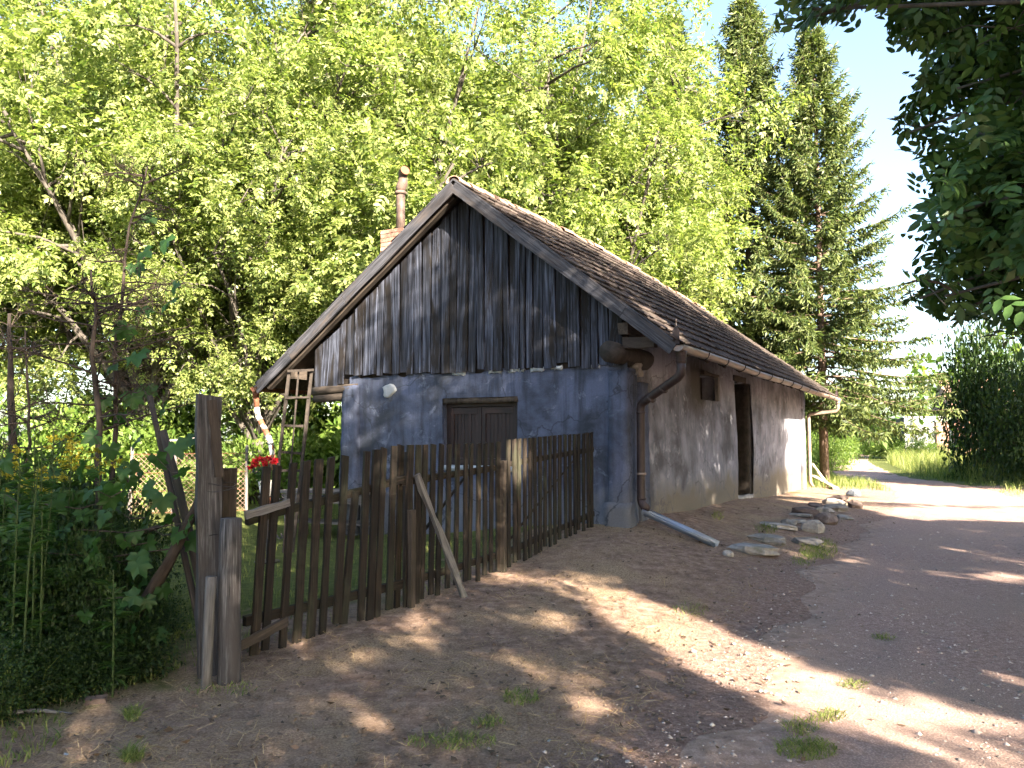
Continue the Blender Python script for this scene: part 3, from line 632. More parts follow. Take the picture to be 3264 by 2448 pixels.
# gutters with brackets, finials and downpipes
def gutter(name, x, z, mat, ya, yb, r_=.078, bracket=True):
    g = empty(name, (0, 0, 0), 0, house); m = MB(); n = 9; ys = np.linspace(ya, yb, 14); th = .006
    for y in ys:
        dz = -.012 * (y - ya) / (yb - ya) + .01 * math.sin(y * 1.1)
        for rr in (r_, r_ - th):
            for i in range(n):
                an = math.pi + math.pi * i / (n - 1); m.v.append((x + rr * math.cos(an), y, z + dz + rr * math.sin(an)))
    for j in range(len(ys) - 1):
        q = j * 2 * n; r2 = q + 2 * n
        for i in range(n - 1):
            m.f += [(q + i, r2 + i, r2 + i + 1, q + i + 1), (q + n + i, q + n + i + 1, r2 + n + i + 1, r2 + n + i)]
        m.f += [(q, q + n, r2 + n, r2), (q + n - 1, r2 + n - 1, r2 + 2 * n - 1, q + 2 * n - 1)]
    for e in (0, len(ys) - 1): m.f.append(tuple(e * 2 * n + i for i in (range(n) if e else reversed(range(n)))))
    m.build('trough', mat, g, True)
    if bracket:
        for y in np.arange(ya + 1.1, yb, 1.02):
            MB().tube([(x + (r_ + .006) * math.cos(a), y, z - .008 + (r_ + .006) * math.sin(a)) for a in np.linspace(math.pi * .96, 2.04 * math.pi, 9)], .008, 5).build('bracket', M['iron'], g)
    return g
gr = gutter('gutter', EXR + .055, EZR - .035, M['gutter'], Y0 - .02, 14.3)
for y, hh in ((Y0 + .03, .30), (14.25, .34)):
    xx = EXR + .02; MB().add([(xx - .04, y, EZR - .02), (xx + .04, y, EZR - .02), (xx + .045, y, EZR + .15), (xx, y, EZR + .21), (xx - .045, y, EZR + .15)] + [(xx, y + .05, EZR - .02), (xx, y + .05, EZR + .15)],
        [(0, 1, 2, 3, 4), (1, 5, 6, 2), (5, 0, 4, 6), (4, 3, 6), (3, 2, 6)]).tube([(xx, y + .01, EZR + .18), (xx, y + .01, EZR + .24), (xx, y + .01, EZR + .27), (xx, y + .01, EZR + hh)], [.012, .006, .014, .003], 6).build('gutter_finial', M['rustpipe'], gr)
dp = empty('downpipe', (0, 0, 0), 0, house)
a = Vector((EXR + .055, Y0 + .11, EZR - .10)); lowt = LP(2042, 1292, .10); lowb = LP(2044, 1592, .10)
P1 = a + Vector((0, 0, -.27)); 
MB().tube([a, a + Vector((0, 0, -.03)), a + Vector((0, 0, -.15)), a + Vector((0, 0, -.16))], [.075, .066, .06, .052], 14).build('outlet', M['rustpipe'], dp, True)
MB().tube([a + Vector((0, 0, -.14)), P1 + Vector((0, 0, .04)), P1 + Vector((-.01, .005, -.01)), P1 + Vector((-.05, .03, -.05)), lowt + Vector((.05, -.02, .045)), lowt + Vector((.012, -.005, .008)), lowt + Vector((0, 0, -.05)), lowb + Vector((0, 0, .05)), lowb, lowb + Vector((.02, -.02, -.05)), lowb + Vector((.10, -.09, -.11))],
          [.055, .055, .057, .057, .057, .057, .055, .055, .057, .057, .054], 14).build('pipe', M['rustpipe'], dp, True)
for z in (a.z - .05, a.z - .09, a.z - .12): MB().tube([(a.x, a.y, z), (a.x, a.y, z - .012)], [.068, .068], 14).build('ring', M['rustpipe'], dp, True)
dv = lowt - P1
for t in (.36, .68): q = P1 + Vector((-.05, .03, -.05)) + (dv) * t * .93; MB().tube([q, q + dv.normalized() * .02], .062, 14).build('joint', M['rustpipe'], dp, True)
for z in (lowt.z - .08, 1.12, .8): MB().tube([(lowt.x, lowt.y, z), (lowt.x, lowt.y, z - .03)], .061, 14).build('clamp', M['gutter'] if z == 1.12 else M['rustpipe'], dp, True)
dp2 = empty('downpipe', (0, 0, 0), 0, house); a = Vector((EXR + .055, 14.15, EZR - .10)); q = Vector((-.02, 14.12, 2.22))
MB().tube([a, a + Vector((0, 0, -.22)), a + Vector((-.04, 0, -.28)), q + Vector((.05, 0, .05)), q, q + Vector((0, 0, -.1)), Vector((-.02, 14.12, .35)), Vector((.04, 14.12, .22))], .05, 12).build('pipe', M['gutter'], dp2, True)
MB().tube([a + Vector((0, 0, .02)), a + Vector((0, 0, -.1))], [.07, .058], 12).build('outlet', M['gutter'], dp2, True)
gl_ = gutter('gutter', EXL - .05, EZL - .03, M['rust'], Y0 - .04, 14.2)
dp3 = empty('downpipe', (0, 0, 0), 0, house); ly = Y0 + .10
L3 = pts([(816, 1250), (818, 1300), (822, 1325), (852, 1385), (864, 1415), (868, 1450)], ly); L3.append(Vector((L3[-1].x - .02, ly, .05)))
cutsL = [(0, 1, M['rust']), (1, 2, M['white'])]
MB().tube([L3[0] + Vector((0, 0, .06)), L3[0] + Vector((0, 0, -.04)), L3[0] + Vector((0, 0, -.1))], [.07, .06, .05], 12).build('outlet', M['rust'], dp3, True)
mats_ = [M['white'], M['white'], M['rust'], M['white'], M['rust'], M['iron']]
for i in range(len(L3) - 1):
    d = L3[i + 1] - L3[i]
    if i == 2:
        for j, mt in enumerate((M['white'], M['rust'], M['white'], M['rust'])): MB().tube([L3[2] + d * (j / 4), L3[2] + d * ((j + 1) / 4)], .047, 12, False).build('pipe_band', mt, dp3, True)
    else: MB().tube([L3[i], L3[i + 1]], .046 + .001 * (i % 2), 12).build('pipe_length', [M['rust'], M['white'], None, M['white'], M['white'], M['rust']][i], dp3, True)

# ------------------------------------------------------------------ picket fence
FA = Vector((-1.93, 5.5)); FB = Vector((.95, 10.0)); FD = (FB - FA).normalized(); FN = Vector((FD.y, -FD.x))   # FN points to the lane
def fence_pt(u, off=0.0):
    k = (u - 1632) / F; a = FA + FN * off; d = FB - FA
    s = (k * (a.y) * 1.0 - a.x) / (d.x - k * d.y); q = a + d * s; return q, s
fence = empty('picket_fence', (FA.x, FA.y, 0)); FO = Vector((FA.x, FA.y, 0))
tag(fence, 'dark weathered wooden picket fence running from the gatepost up to the house', 'fence')
us = [849, 882, 933, 975, 1015, 1054, 1097, 1132, 1167, 1196, 1220, 1253, 1290, 1304, 1330, 1352, 1377, 1405, 1428, 1454, 1481, 1498, 1522, 1543, 1563, 1582, 1616, 1635, 1651, 1668, 1687, 1699, 1717, 1733, 1748, 1764, 1781, 1797, 1812, 1826, 1840, 1856, 1869, 1881]
tu = [785, 849, 1054, 1100, 1253, 1304, 1401, 1498, 1563, 1618, 1695, 1763, 1830, 1881]; tv = [1500, 1488, 1457, 1452, 1421, 1418, 1416, 1413, 1411, 1401, 1395, 1388, 1384, 1378]
f3 = (FN.x, FN.y, 0)
def ztop(u, y): return EYE + (y * (1224 - np.interp(u, tu, tv)) / F * math.cos(PITCH) + y * math.sin(PITCH)) / (math.cos(PITCH) - (1224 - np.interp(u, tu, tv)) / F * math.sin(PITCH))
for i, u in enumerate(us):
    q, s = fence_pt(u); zt = ztop(u, q.y); lean = .085 * max(0, 1 - s * 1.6) + random.gauss(0, .012)
    zb = hz(q.x, q.y) + random.uniform(-.02, .05); off = .014 + random.uniform(0, .006)
    if u == 1132: zt -= .42 * .75; lean += .08
    if u == 1290: off = -.04
    base = Vector((q.x - FD.x * lean, q.y - FD.y * lean, zb)) + Vector(f3) * off - FO; topp = Vector((q.x, q.y, zt)) + Vector(f3) * off - FO
    plank('picket', base, topp, random.uniform(.060, .075) * (1.0 if s < .45 else .84), .022, M['picket'], fence, face=f3, jit=.0025, seg=5, top=random.uniform(-.008, .008))
def rail(u0, u1, dz0, dz1, off, w=.062, t=.038, mat='picket', rel='top'):
    (a, s0), (b, s1) = fence_pt(u0), fence_pt(u1)
    za = (ztop(u0, a.y) if rel == 'top' else hz(a.x, a.y)) + dz0; zb = (ztop(u1, b.y) if rel == 'top' else hz(b.x, b.y)) + dz1
    plank('rail', Vector((a.x, a.y, za)) + Vector(f3) * off - FO, Vector((b.x, b.y, zb)) + Vector(f3) * off - FO, w, t, M[mat], fence, face=f3, jit=.003, seg=6)
rail(800, 1300, -.36, -.30, -.02); rail(1285, 1600, -.33, -.28, -.022); rail(1590, 1893, -.26, -.22, -.02)
rail(800, 1290, .26, .20, -.02, .07, rel='g'); rail(1285, 1600, .20, .17, -.022, rel='g'); rail(1590, 1893, .16, .17, -.02, rel='g')
rail(776, 915, -.31, -.285, .045, .055, .022, 'greywood'); rail(768, 916, .12, .20, .045, .065, .022, 'darkpost', 'g')
def brace(u0, v0, u1, v1, off, r_=.016):
    def pt(u, v):
        q, s = fence_pt(u, off); r0 = ray(u, v); return Vector((0, 0, EYE)) + r0 * (q.y / r0.y)
    pole('brace', pt(u0, v0) - FO, pt(u1, v1) - FO, r_, r_, M['picket'], fence, .004, 6, 3)
brace(1345, 1700, 1485, 1520, -.05); brace(1625, 1720, 1850, 1440, -.05, .012)
def fpost(u, v0, v1, off, r_, mat, square=True):
    q, s = fence_pt(u, off); r0 = ray(u, v0); r1 = ray(u, v1); b = Vector((0, 0, EYE)) + r1 * (q.y / r1.y); t = Vector((0, 0, EYE)) + r0 * (q.y / r0.y)
    b.z = hz(b.x, b.y) - .05
    return (plank('fence_post', b - FO, t - FO, r_ * 2, r_ * 1.6, M[mat], fence, face=f3, jit=.004) if square else pole('fence_post', b - FO, t - FO, r_, r_ * .92, M[mat], fence, .006, 8, 5))
fpost(1312, 1625, 1905, .06, .027, 'darkpost'); fpost(1604, 1468, 1800, .045, .032, 'darkpost'); fpost(1300, 1440, 1900, -.07, .04, 'darkpost')

# posts at the near end of the fence
def px(u, v, d): return at(u, v, d)
def on_ground(u, d):
    x_ = (u - 1632) / F * d; return Vector((x_, d, hz(x_, d)))
gpost = empty('gatepost', on_ground(690, 5.32)); tag(gpost, 'tall squared grey gatepost leaning left, cracked and topped higher than the fence', 'post')
O = gpost.location.copy(); b = on_ground(693, 5.32); b.z -= .1; t = px(662, 1262, 5.28)
plank('post_shaft', b - O, t - O, .15, .14, M['post'], gpost, face=(.45, -.9, 0), jit=.006, seg=8, top=-.012)
t2 = px(700, 1330, 5.26)
plank('post_shaded_face', px(700, 1520, 5.23) - O, px(676, 1275, 5.21) - O, .062, .016, M['darkpost'], gpost, face=(.45, -.9, 0), jit=.005, seg=5)  # dark strip painting the shaded right face of the post
for v, r_ in ((1545, .088), (1560, .089), (1700, .086)):
    c_ = px(700 + (v - 1545) * .03, v, 5.30) - O
    MB().tube([c_ + Vector((r_ * 1.15 * math.cos(a), r_ * math.sin(a), .012 * math.sin(2 * a + v))) for a in np.linspace(0, 6.283, 19)], .0022, 4, False).build('wire_tie', M['iron'], gpost)
def single(name, maker, label, cat, group=None):
    o = maker(); o.name = name; return tag(o, label, cat, group)
o = plank('backing_post', on_ground(735, 5.46) - Vector((0, 0, .1)), px(732, 1492, 5.46), .095, .09, M['darkpost'], None, face=(.4, -.9, 0), jit=.005, seg=6); tag(o, 'dark squared post standing right behind the tall gatepost', 'post')
o = pole('round_post', on_ground(752, 5.14) - Vector((0, 0, .1)), px(742, 1652, 5.14), .074, .066, M['post'], None, .006, 14, 8, .03); tag(o, 'short round pale log post in front of the first pickets', 'post')
o = pole('stake', on_ground(678, 5.05) - Vector((0, 0, .1)), px(677, 1838, 5.05), .034, .033, M['greywood'], None, .004, 8, 5); tag(o, 'small grey stake at the foot of the tall gatepost', 'stake')
o = pole('leaning_pole', px(662, 1960, 5.5), px(519, 1378, 5.9), .034, .028, M['darkpost'], None, .01, 8, 7); tag(o, 'thick dark pole leaning against the gatepost from the left', 'pole')
o = pole('leaning_pole', px(648, 2045, 5.45), px(468, 1268, 6.1), .024, .02, M['darkpost'], None, .012, 8, 7); tag(o, 'thin dark pole leaning furthest left behind the vine', 'pole')
o = pole('fallen_branch', px(408, 1990, 5.6), px(652, 1580, 5.5), .045, .03, M['stick'], None, .03, 9, 8, .1); tag(o, 'rough thick branch slanting up to the gatepost', 'branch')
o = pole('dry_branch', px(380, 1712, 6.2), px(640, 1632, 6.0), .022, .012, M['stick'], None, .03, 7, 8, .1); tag(o, 'thin bare branch lying level behind the leaning poles', 'branch')
pf = gp(1483, 1902)
o = plank('prop_stick', pf - Vector((0, 0, .03)), px(1330, 1512, fence_pt(1330, .06)[0].y), .05, .045, M['greywood'], None, face=(.5, -.8, .3), jit=.006, seg=9); tag(o, 'grey stick propped slantwise against the middle of the picket fence', 'stick')

# zinc trough leading rainwater from the downpipe to the stones
ta = HM @ (lowb + Vector((.06, -.05, -.12))); tb_ = gp(2288, 1745) + Vector((0, 0, .055))
zt_ = empty('zinc_trough', tb_); tag(zt_, 'open zinc channel leading from the dark downpipe down to the ground', 'gutter')
d = ta - tb_; L_ = d.length; m = MB(); n = 11
for zz in (0, L_ * .5, L_):
    for rr in (.082, .076):
        for i in range(n):
            an = math.pi * i / (n - 1); m.v.append((rr * math.cos(an), rr * math.sin(an) * .9, zz))
for j in range(2):
    q = j * 2 * n; r2 = q + 2 * n
    for i in range(n - 1): m.f += [(q + i, q + i + 1, r2 + i + 1, r2 + i), (q + n + i, r2 + n + i, r2 + n + i + 1, q + n + i + 1)]
    m.f += [(q, r2, r2 + n, q + n), (q + n - 1, q + 2 * n - 1, r2 + 2 * n - 1, r2 + n - 1)]
for e in (0, 2): m.f += [tuple(e * 2 * n + k for k in (i, n + i, n + i + 1, i + 1)) for i in range(n - 1)]
mz = frame_z(Vector((0, 0, 0)), d, (0, 0, 1)); m.build('channel', M['zinc'], zt_, True, mz)
m = MB()
for s_ in (-1, 1): m.tube([(s_ * .082, -.004, 0), (s_ * .082, -.004, L_)], .008, 6)
m.build('rolled_rim', M['zinc'], zt_, True, mz)
MB().tube([(.088 * math.cos(a), .088 * .9 * math.sin(a), L_ * .93) for a in np.linspace(-.1, 3.24, 10)], .005, 5).build('strap', M['zinc'], zt_, False, mz)

# stones and slabs along the wall foot
def stone(u, v, wpx, hpx, kind, label, name='stone', mat='stone', rz=None, thick=.5):
    thick = .38 if kind == 'slab' else thick
    p = gp(u, v + hpx * .5); s = wpx / F * p.y; k = random.random()
    m = MB(); bmv = []; n1, n2 = 7, (7 if kind == 'slab' else 9)
    ex = s * .5; ey = s * random.uniform(.38, .5); ezz = max(.03, hpx / F * p.y * thick * 1.25)
    pts_ = [(0, 0, 1)]
    prof = [(.70, .93), (.92, .72), (1.0, .3), (.97, -.2), (.85, -.5)] if kind == 'slab' else [(.45, .9), (.8, .62), (1.0, .15), (.95, -.25), (.7, -.55)]
    jag = [1 + random.uniform(-.28, .22) for _ in range(n2)]
    for rr, zz in prof:
        for i in range(n2):
            an = 2 * math.pi * i / n2; g = rr * jag[i] * (1 + random.gauss(0, .07)); pts_.append((g * math.cos(an), g * math.sin(an), zz + random.gauss(0, .06)))
    m.v = [(x_ * ex, y_ * ey, z_ * ezz) for x_, y_, z_ in pts_]
    m.f = [(0, 1 + i, 1 + (i + 1) % n2) for i in range(n2)]
    for r_ in range(len(prof) - 1):
        for i in range(n2): q = 1 + r_ * n2; m.f.append((q + i, q + n2 + i, q + n2 + (i + 1) % n2, q + (i + 1) % n2))
    m.f.append(tuple(1 + (len(prof) - 1) * n2 + i for i in reversed(range(n2))))
    o = m.build(name, M[mat]); o.location = (p.x, p.y, p.z + ezz * .30); o.rotation_euler = (random.gauss(0, .06), random.gauss(0, .06), random.uniform(0, 6.28) if rz is None else rz)
    return tag(o, label, 'stone', 'stones lying along the foot of the side wall')
for a in ((2402, 1740, 142, 44, 'slab', 'flat pale stone slab nearest the end of the zinc channel', 'stone_slab', 'stone', -.5),
          (2452, 1710, 124, 40, 'slab', 'flat grey slab just behind the slab nearest the zinc channel', 'stone_slab', 'stone', -.4),
          (2575, 1720, 101, 36, 'slab', 'narrow tilted slab at the edge of the lane', 'stone_slab', 'stone', -.7),
          (2490, 1672, 127, 22, 'slab', 'long thin slab sunk in the soil near the wall', 'stone_slab', 'stone', -.4),
          (2514, 1662, 57, 22, 'lump', 'small grey stone behind the long thin slab', 'stone', 'stone', None),
          (2592, 1672, 82, 46, 'lump', 'grey boulder with a flat top beside the long thin slab', 'stone', 'stone', None),
          (2545, 1658, 72, 20, 'slab', 'little flat stone left of the grey flat topped boulder', 'stone_slab', 'stone', None),
          (2632, 1646, 82, 44, 'lump', 'reddish brown block stone standing highest in the middle of the row', 'stone', 'redstone', .2),
          (2572, 1626, 92, 32, 'lump', 'long brown stone closest to the white wall', 'stone', 'redstone', -.3),
          (2552, 1638, 75, 16, 'slab', 'thin slab leaning before the long brown stone', 'stone_slab', 'stone', -.2),
          (2625, 1622, 57, 24, 'lump', 'rounded stone behind the reddish brown block', 'stone', 'stone', None),
          (2652, 1612, 84, 30, 'slab', 'sunlit long stone behind the reddish brown block', 'stone_slab', 'stone', -.6),
          (2690, 1645, 52, 16, 'slab', 'small stone at the lane side of the reddish block', 'stone_slab', 'stone', None),
          (2600, 1606, 72, 16, 'slab', 'flat dark stone at the back of the pile by the far corner', 'stone_slab', 'redstone', None),
          (2655, 1596, 65, 24, 'lump', 'grey stone in the far group near the leaning board', 'stone', 'stone', None),
          (2672, 1584, 75, 20, 'lump', 'brown mottled stone furthest back in the row', 'stone', 'redstone', -.3),
          (2722, 1602, 57, 32, 'lump', 'black shadowed stone at the lane end of the row', 'stone', 'redstone', None),
          (2722, 1568, 50, 26, 'lump', 'bright white sunlit stone beyond the end of the row', 'stone', 'patch', None),
          (2320, 1760, 42, 22, 'lump', 'crumpled grey stone at the mouth of the zinc channel', 'stone', 'stone', None)):
    stone(*a)
# boards and a trough by the far corner of the house
e0 = gp(2640, 1548); o = plank('leaning_board', e0 + Vector((0, 0, .02)), px(2588, 1478, e0.y + .6), .09, .03, M['palewood'], None, face=(.3, -.9, .2)); tag(o, 'pale board leaning against the far end of the house', 'board')
e1 = gp(2665, 1562); e2 = gp(2590, 1537); o = plank('lying_board', e1 + Vector((0, 0, .05)), e2 + Vector((0, 0, .22)), .16, .05, M['palewood'], None, face=(0, 0, 1)); tag(o, 'pale sunlit board lying on the ground at the far house corner', 'board')

# ------------------------------------------------------------------ yard beside the house
lad = empty('trellis_ladder', (0, 0, 0)); D1 = 10.9
tag(lad, 'grey wooden trellis ladder with three uprights standing at the left eave', 'ladder')
zb = 0
for (u0, v0), (u1, v1), w_, jt in (((922, 1182), (858, 1640), .04, 0), ((952, 1180), (905, 1640), .022, 0), ((994, 1178), (935, 1640), .04, 0)):
    t = px(u0, v0, D1 + .25); b = px(u1, v1, D1); b.z = hz(b.x, b.y); plank('upright', b, t, w_, .05 if w_ > .03 else .02, M['log'], lad, jit=.003, seg=6)  # near-black wood stands in for shade on the ladder, which the sun reaches
for (u0, v0), (u1, v1) in (((917, 1183), (1000, 1179)), ((908, 1268), (986, 1266)), ((897, 1357), (968, 1358)), ((885, 1440), (968, 1446)), ((878, 1500), (955, 1500))):
    plank('rung', px(u0, v0, D1 + .18), px(u1, v1, D1 + .18), .03, .025, M['log'], lad, jit=.003)
lad.location = (0, 0, 0)
# flower pot on an iron stand
fs = on_ground(862, 10.2); stand = empty('flower_stand', fs); tag(stand, 'black iron flower stand with curled brackets behind the first pickets', 'plant stand')
MB().tube([(0, 0, 0), (0, 0, 1.25)], .018, 8).build('rod', M['iron'], stand)
for z, s_ in ((1.18, -1), (.85, 1), (.6, -1), (.35, 1)):
    MB().tube([(0, 0, z), (.1 * s_, -.02, z + .02), (.16 * s_, -.03, z - .05), (.2 * s_, -.03, z - .03), (.18 * s_, -.03, z + .02)], [.014, .013, .013, .018, .012], 6).build('bracket_arm', M['iron'], stand)
MB().tube([(0, 0, 0), (0, 0, .02)], .16, 14).build('base_plate', M['iron'], stand)
MB().tube([(-.02, -.05, .83), (-.02, -.05, .85)], .10, 12).build('tray', M['iron'], stand)
pot = empty('geranium_pot', fs + Vector((-.02, -.05, .852))); tag(pot, 'white pot of bright red geraniums on the iron stand', 'potted plant')
MB().tube([(0, 0, 0), (0, 0, .02), (0, 0, .19), (0, 0, .2), (0, 0, .185)], [.065, .07, .1, .108, .09], 16).build('pot', M['pot'], pot, True)
def scatter_quads(n, center, rad, size, flat=0.3, seed=0, up=None, asp=.6, shape=None):
    g = np.random.default_rng(seed); P = g.normal(size=(n, 3)); P /= np.linalg.norm(P, axis=1)[:, None]; P *= (g.random(n) ** .4)[:, None]; P = P * np.array(rad) + np.array(center)
    D = g.normal(size=(n, 3)); D[:, 2] *= flat; D /= np.linalg.norm(D, axis=1)[:, None]; U = g.normal(size=(n, 3)); U[:, 2] += 1.2
    S_ = np.cross(D, U); S_ /= np.linalg.norm(S_, axis=1)[:, None]; s = size * (.6 + .8 * g.random(n))[:, None]; Nn = np.cross(S_, D)
    V = np.stack([P, P + D * s * .5 + S_ * s * asp * .5 - Nn * s * .05, P + D * s, P + D * s * .5 - S_ * s * asp * .5 - Nn * s * .05], 1)
    return V.reshape(-1, 3), np.arange(n * 4).reshape(-1, 4)
V, Fq = scatter_quads(160, (0, 0, .27), (.16, .15, .11), .07, .4, 3, asp=.9); link('foliage', np_mesh('foliage', V, Fq), M['weed'], pot)
for k, (u, v) in enumerate(((828, 1462), (812, 1470), (842, 1468), (856, 1460), (872, 1472), (820, 1482), (800, 1490), (845, 1480), (878, 1468))):
    c_ = px(u, v, 10.2 + random.uniform(-.1, .1)) - pot.location; V, Fq = scatter_quads(46, c_, (.035, .035, .03), .035, .8, 20 + k, asp=1.0); link('blossom', np_mesh('blossom', V, Fq), M['red'], pot)
    MB().tube([(0, 0, .16), tuple(c_)], .004, 4).build('stalk', M['stem'], pot)
# work bench with stacked boards behind the fence
bn = on_ground(1075, 12.2); bench = empty('work_bench', bn, R(-20)); tag(bench, 'grey plank workbench standing between the ladder and the blue wall', 'bench')
for k in range(4): plank('top_board', (-.85, -.27 + k * .17, .72), (.75, -.27 + k * .17, .72), .155, .035, M['greywood'], bench, face=(0, 0, 1), jit=.004)
for x_, y_ in ((-.7, -.25), (.65, -.25), (-.7, .22), (.65, .22)): plank('leg', (x_, y_, 0), (x_, y_, .70), .07, .07, M['greywood'], bench, jit=.003)
plank('apron', (-.75, -.30, .62), (.7, -.30, .62), .13, .025, M['greywood'], bench, jit=.004); plank('shelf', (-.75, 0, .25), (.7, 0, .25), .4, .03, M['greywood'], bench, face=(0, 0, 1), jit=.005)
# chain link fence further back
c0_ = on_ground(420, 15.0); c1_ = on_ground(790, 15.6); cl = empty('chain_link_fence', c0_); tag(cl, 'rusty chain link fence crossing the sunny yard behind the gatepost', 'fence')
dcl = (c1_ - c0_); Lc = dcl.length; dcl.normalize(); m = MB(); hgt = 1.15; sp = .095
for k in range(int(-hgt / sp) - 1, int(Lc / sp) + 1):
    for s_ in (1, -1):
        a0 = k * sp; pts_ = []
        x0, x1 = (a0, a0 + hgt) ; t0 = max(0, (0 - x0) / hgt); t1 = min(1, (Lc - x0) / hgt)
        if t1 <= t0: continue
        za, zc = (t0, t1) if s_ > 0 else (1 - t0, 1 - t1)
        m.tube([dcl * (x0 + hgt * t0) + Vector((0, .004 * s_, .12 + za * hgt)), dcl * (x0 + hgt * t1) + Vector((0, .004 * s_, .12 + zc * hgt))], .003, 3, False)
m.build('wire_mesh', M['wire'], cl)
for z in (.14, .55, .9, 1.26): MB().tube([Vector((0, -.01, z)), dcl * Lc + Vector((0, -.01, z + random.uniform(-.02, .02)))], .005, 4).build('line_wire', M['rust'], cl)
for t in (.0, .36, .7, 1.0): pole('post', dcl * Lc * t + Vector((0, .05, -.1)), dcl * Lc * t + Vector((0, .05, 1.4)), .035, .03, M['greywood'], cl)
o = plank('garden_rail', px(500, 1408, 17.5), px(655, 1396, 17.8), .05, .03, M['greywood'], None, jit=.004); tag(o, 'pale horizontal rail seen above the chain link fence', 'rail')

# ------------------------------------------------------------------ foliage helpers
def leaf_template(pairs=3, n_terminal=1, hi=False):
    """a compound leaf along +Y, length 1: leaflets as folded blades"""
    V = []; Fq = []
    def blade(o, d, L_, W_):
        d = Vector(d).normalized(); s = d.cross(Vector((0, 0, 1))).normalized(); o = Vector(o); b = len(V)
        if hi:
            for t, w_ in ((0, .0), (.28, .88), (.66, .85), (1.0, 0.0)):
                c = o + d * L_ * t + Vector((0, 0, -.16 * L_ * t * t))
                V.append(tuple(c + s * W_ * w_ * .5 + Vector((0, 0, .10 * W_ * w_)))); V.append(tuple(c)); V.append(tuple(c - s * W_ * w_ * .5 + Vector((0, 0, .10 * W_ * w_))))
            for i in range(3):
                q = b + i * 3; Fq.append((q, q + 1, q + 4, q + 3)); Fq.append((q + 1, q + 2, q + 5, q + 4))
        else:
            e = o + d * L_ + Vector((0, 0, -.12 * L_)); c = o + d * L_ * .48
            V.extend([tuple(o), tuple(c + s * W_ * .5 + Vector((0, 0, .05 * L_))), tuple(e), tuple(c - s * W_ * .5 + Vector((0, 0, .05 * L_)))]); Fq.append((b, b + 1, b + 2, b + 3))
    for i in range(pairs):
        y = .28 + .6 * i / max(1, pairs - 1) * .95; z = -.12 * y * y
        for s_ in (1, -1): blade((0, y, z), (s_ * .80, .52, -.12), .42, .20)
    blade((0, .92, -.12), (0, 1, -.35), .46, .22)
    return np.array(V), np.array(Fq)
TL = leaf_template(3); TL5 = leaf_template(2); TL5[0][:, 0] *= 1.15; TLH = leaf_template(3, hi=True)
T1 = (np.array([(0, 0, 0), (.27, .48, .05), (0, 1, -.1), (-.27, .48, .05)], float), np.array([(0, 1, 2, 3)]))
def place(T, O, D, U, s):
    V, Fq = T; D = D / np.linalg.norm(D, axis=1)[:, None]; X_ = np.cross(D, U); X_ /= (np.linalg.norm(X_, axis=1)[:, None] + 1e-9); Zv = np.cross(X_, D)
    W_ = O[:, None, :] + s[:, None, None] * (V[None, :, 0, None] * X_[:, None] + V[None, :, 1, None] * D[:, None] + V[None, :, 2, None] * Zv[:, None])
    return W_.reshape(-1, 3), (np.arange(len(O))[:, None, None] * len(V) + Fq[None]).reshape(-1, Fq.shape[1])
def leaf_matrix(o, d, u, s):
    d = Vector(d).normalized(); x_ = d.cross(Vector(u)).normalized(); z_ = x_.cross(d)
    m4 = Matrix((x_ * s, d * s, z_ * s)).transposed().to_4x4(); m4.translation = Vector(o); return m4
class Tree:
    """branch skeleton with leaf positions; everything in the tree's own space"""
    def __init__(t, seed): t.g = np.random.default_rng(seed); t.limbs = []; t.O = []; t.D = []
    def curve(t, a, b, lift, n=6):
        a = np.array(a, float); b = np.array(b, float); c = (a + b) / 2 + np.array([0, 0, lift]) + t.g.normal(size=3) * np.linalg.norm(b - a) * .06
        s = np.linspace(0, 1, n)[:, None]; return (1 - s) ** 2 * a + 2 * s * (1 - s) * c + s * s * b
    def lobe(t, c, axis_, r, ncl, nlf):
        g = t.g
        C = g.normal(size=(ncl, 3)); C /= np.linalg.norm(C, axis=1)[:, None]; C *= (g.random(ncl) ** .45)[:, None] * r * np.array([1, 1, .75]); C += c
        O = np.repeat(C, nlf, 0) + g.normal(size=(ncl * nlf, 3)) * .15; d = (O - c) / r * .8 + g.normal(size=O.shape) * .55 + np.array(axis_) * .5; d[:, 2] -= .35
        t.O.append(O); t.D.append(d)
    def limb(t, a, b, r0, nsub, spread, rl, ncl, nlf, lift=.6):
        pth = t.curve(a, b, lift); segs = [(pth, np.linspace(r0, r0 * .22, len(pth)))]
        for k in range(nsub):
            f = t.g.uniform(.35, 1.0); i = f * (len(pth) - 1); i0 = min(int(i), len(pth) - 2); o = pth[i0] + (pth[i0 + 1] - pth[i0]) * (i - i0)
            v = t.g.normal(size=3); v[2] = v[2] * .8 + .1; v *= spread / np.linalg.norm(v) * t.g.uniform(.5, 1.1); e = o + v + (np.array(b) - np.array(a)) * .06
            sp_ = t.curve(o, e, .15 * spread, 4); segs.append((sp_, np.linspace(r0 * .35, r0 * .08, 4)))
            for kk in range(3):
                w_ = e + t.g.normal(size=3) * rl * .5; segs.append((t.curve(sp_[2], w_, .05, 3), np.linspace(r0 * .12, r0 * .03, 3)))
            t.lobe(e, v / spread, rl, ncl, nlf)
        t.limbs.append(segs)
    def arrays(t): return np.concatenate(t.O), np.concatenate(t.D)
def wood_mesh(segs, n=6, name='branch', nmin=.004):
    m = MB()
    for pth, rr in segs: m.tube([tuple(p) for p in pth], [max(nmin, r_) for r_ in rr], n if rr[0] > .03 else 4)
    return m.mesh(name, True)
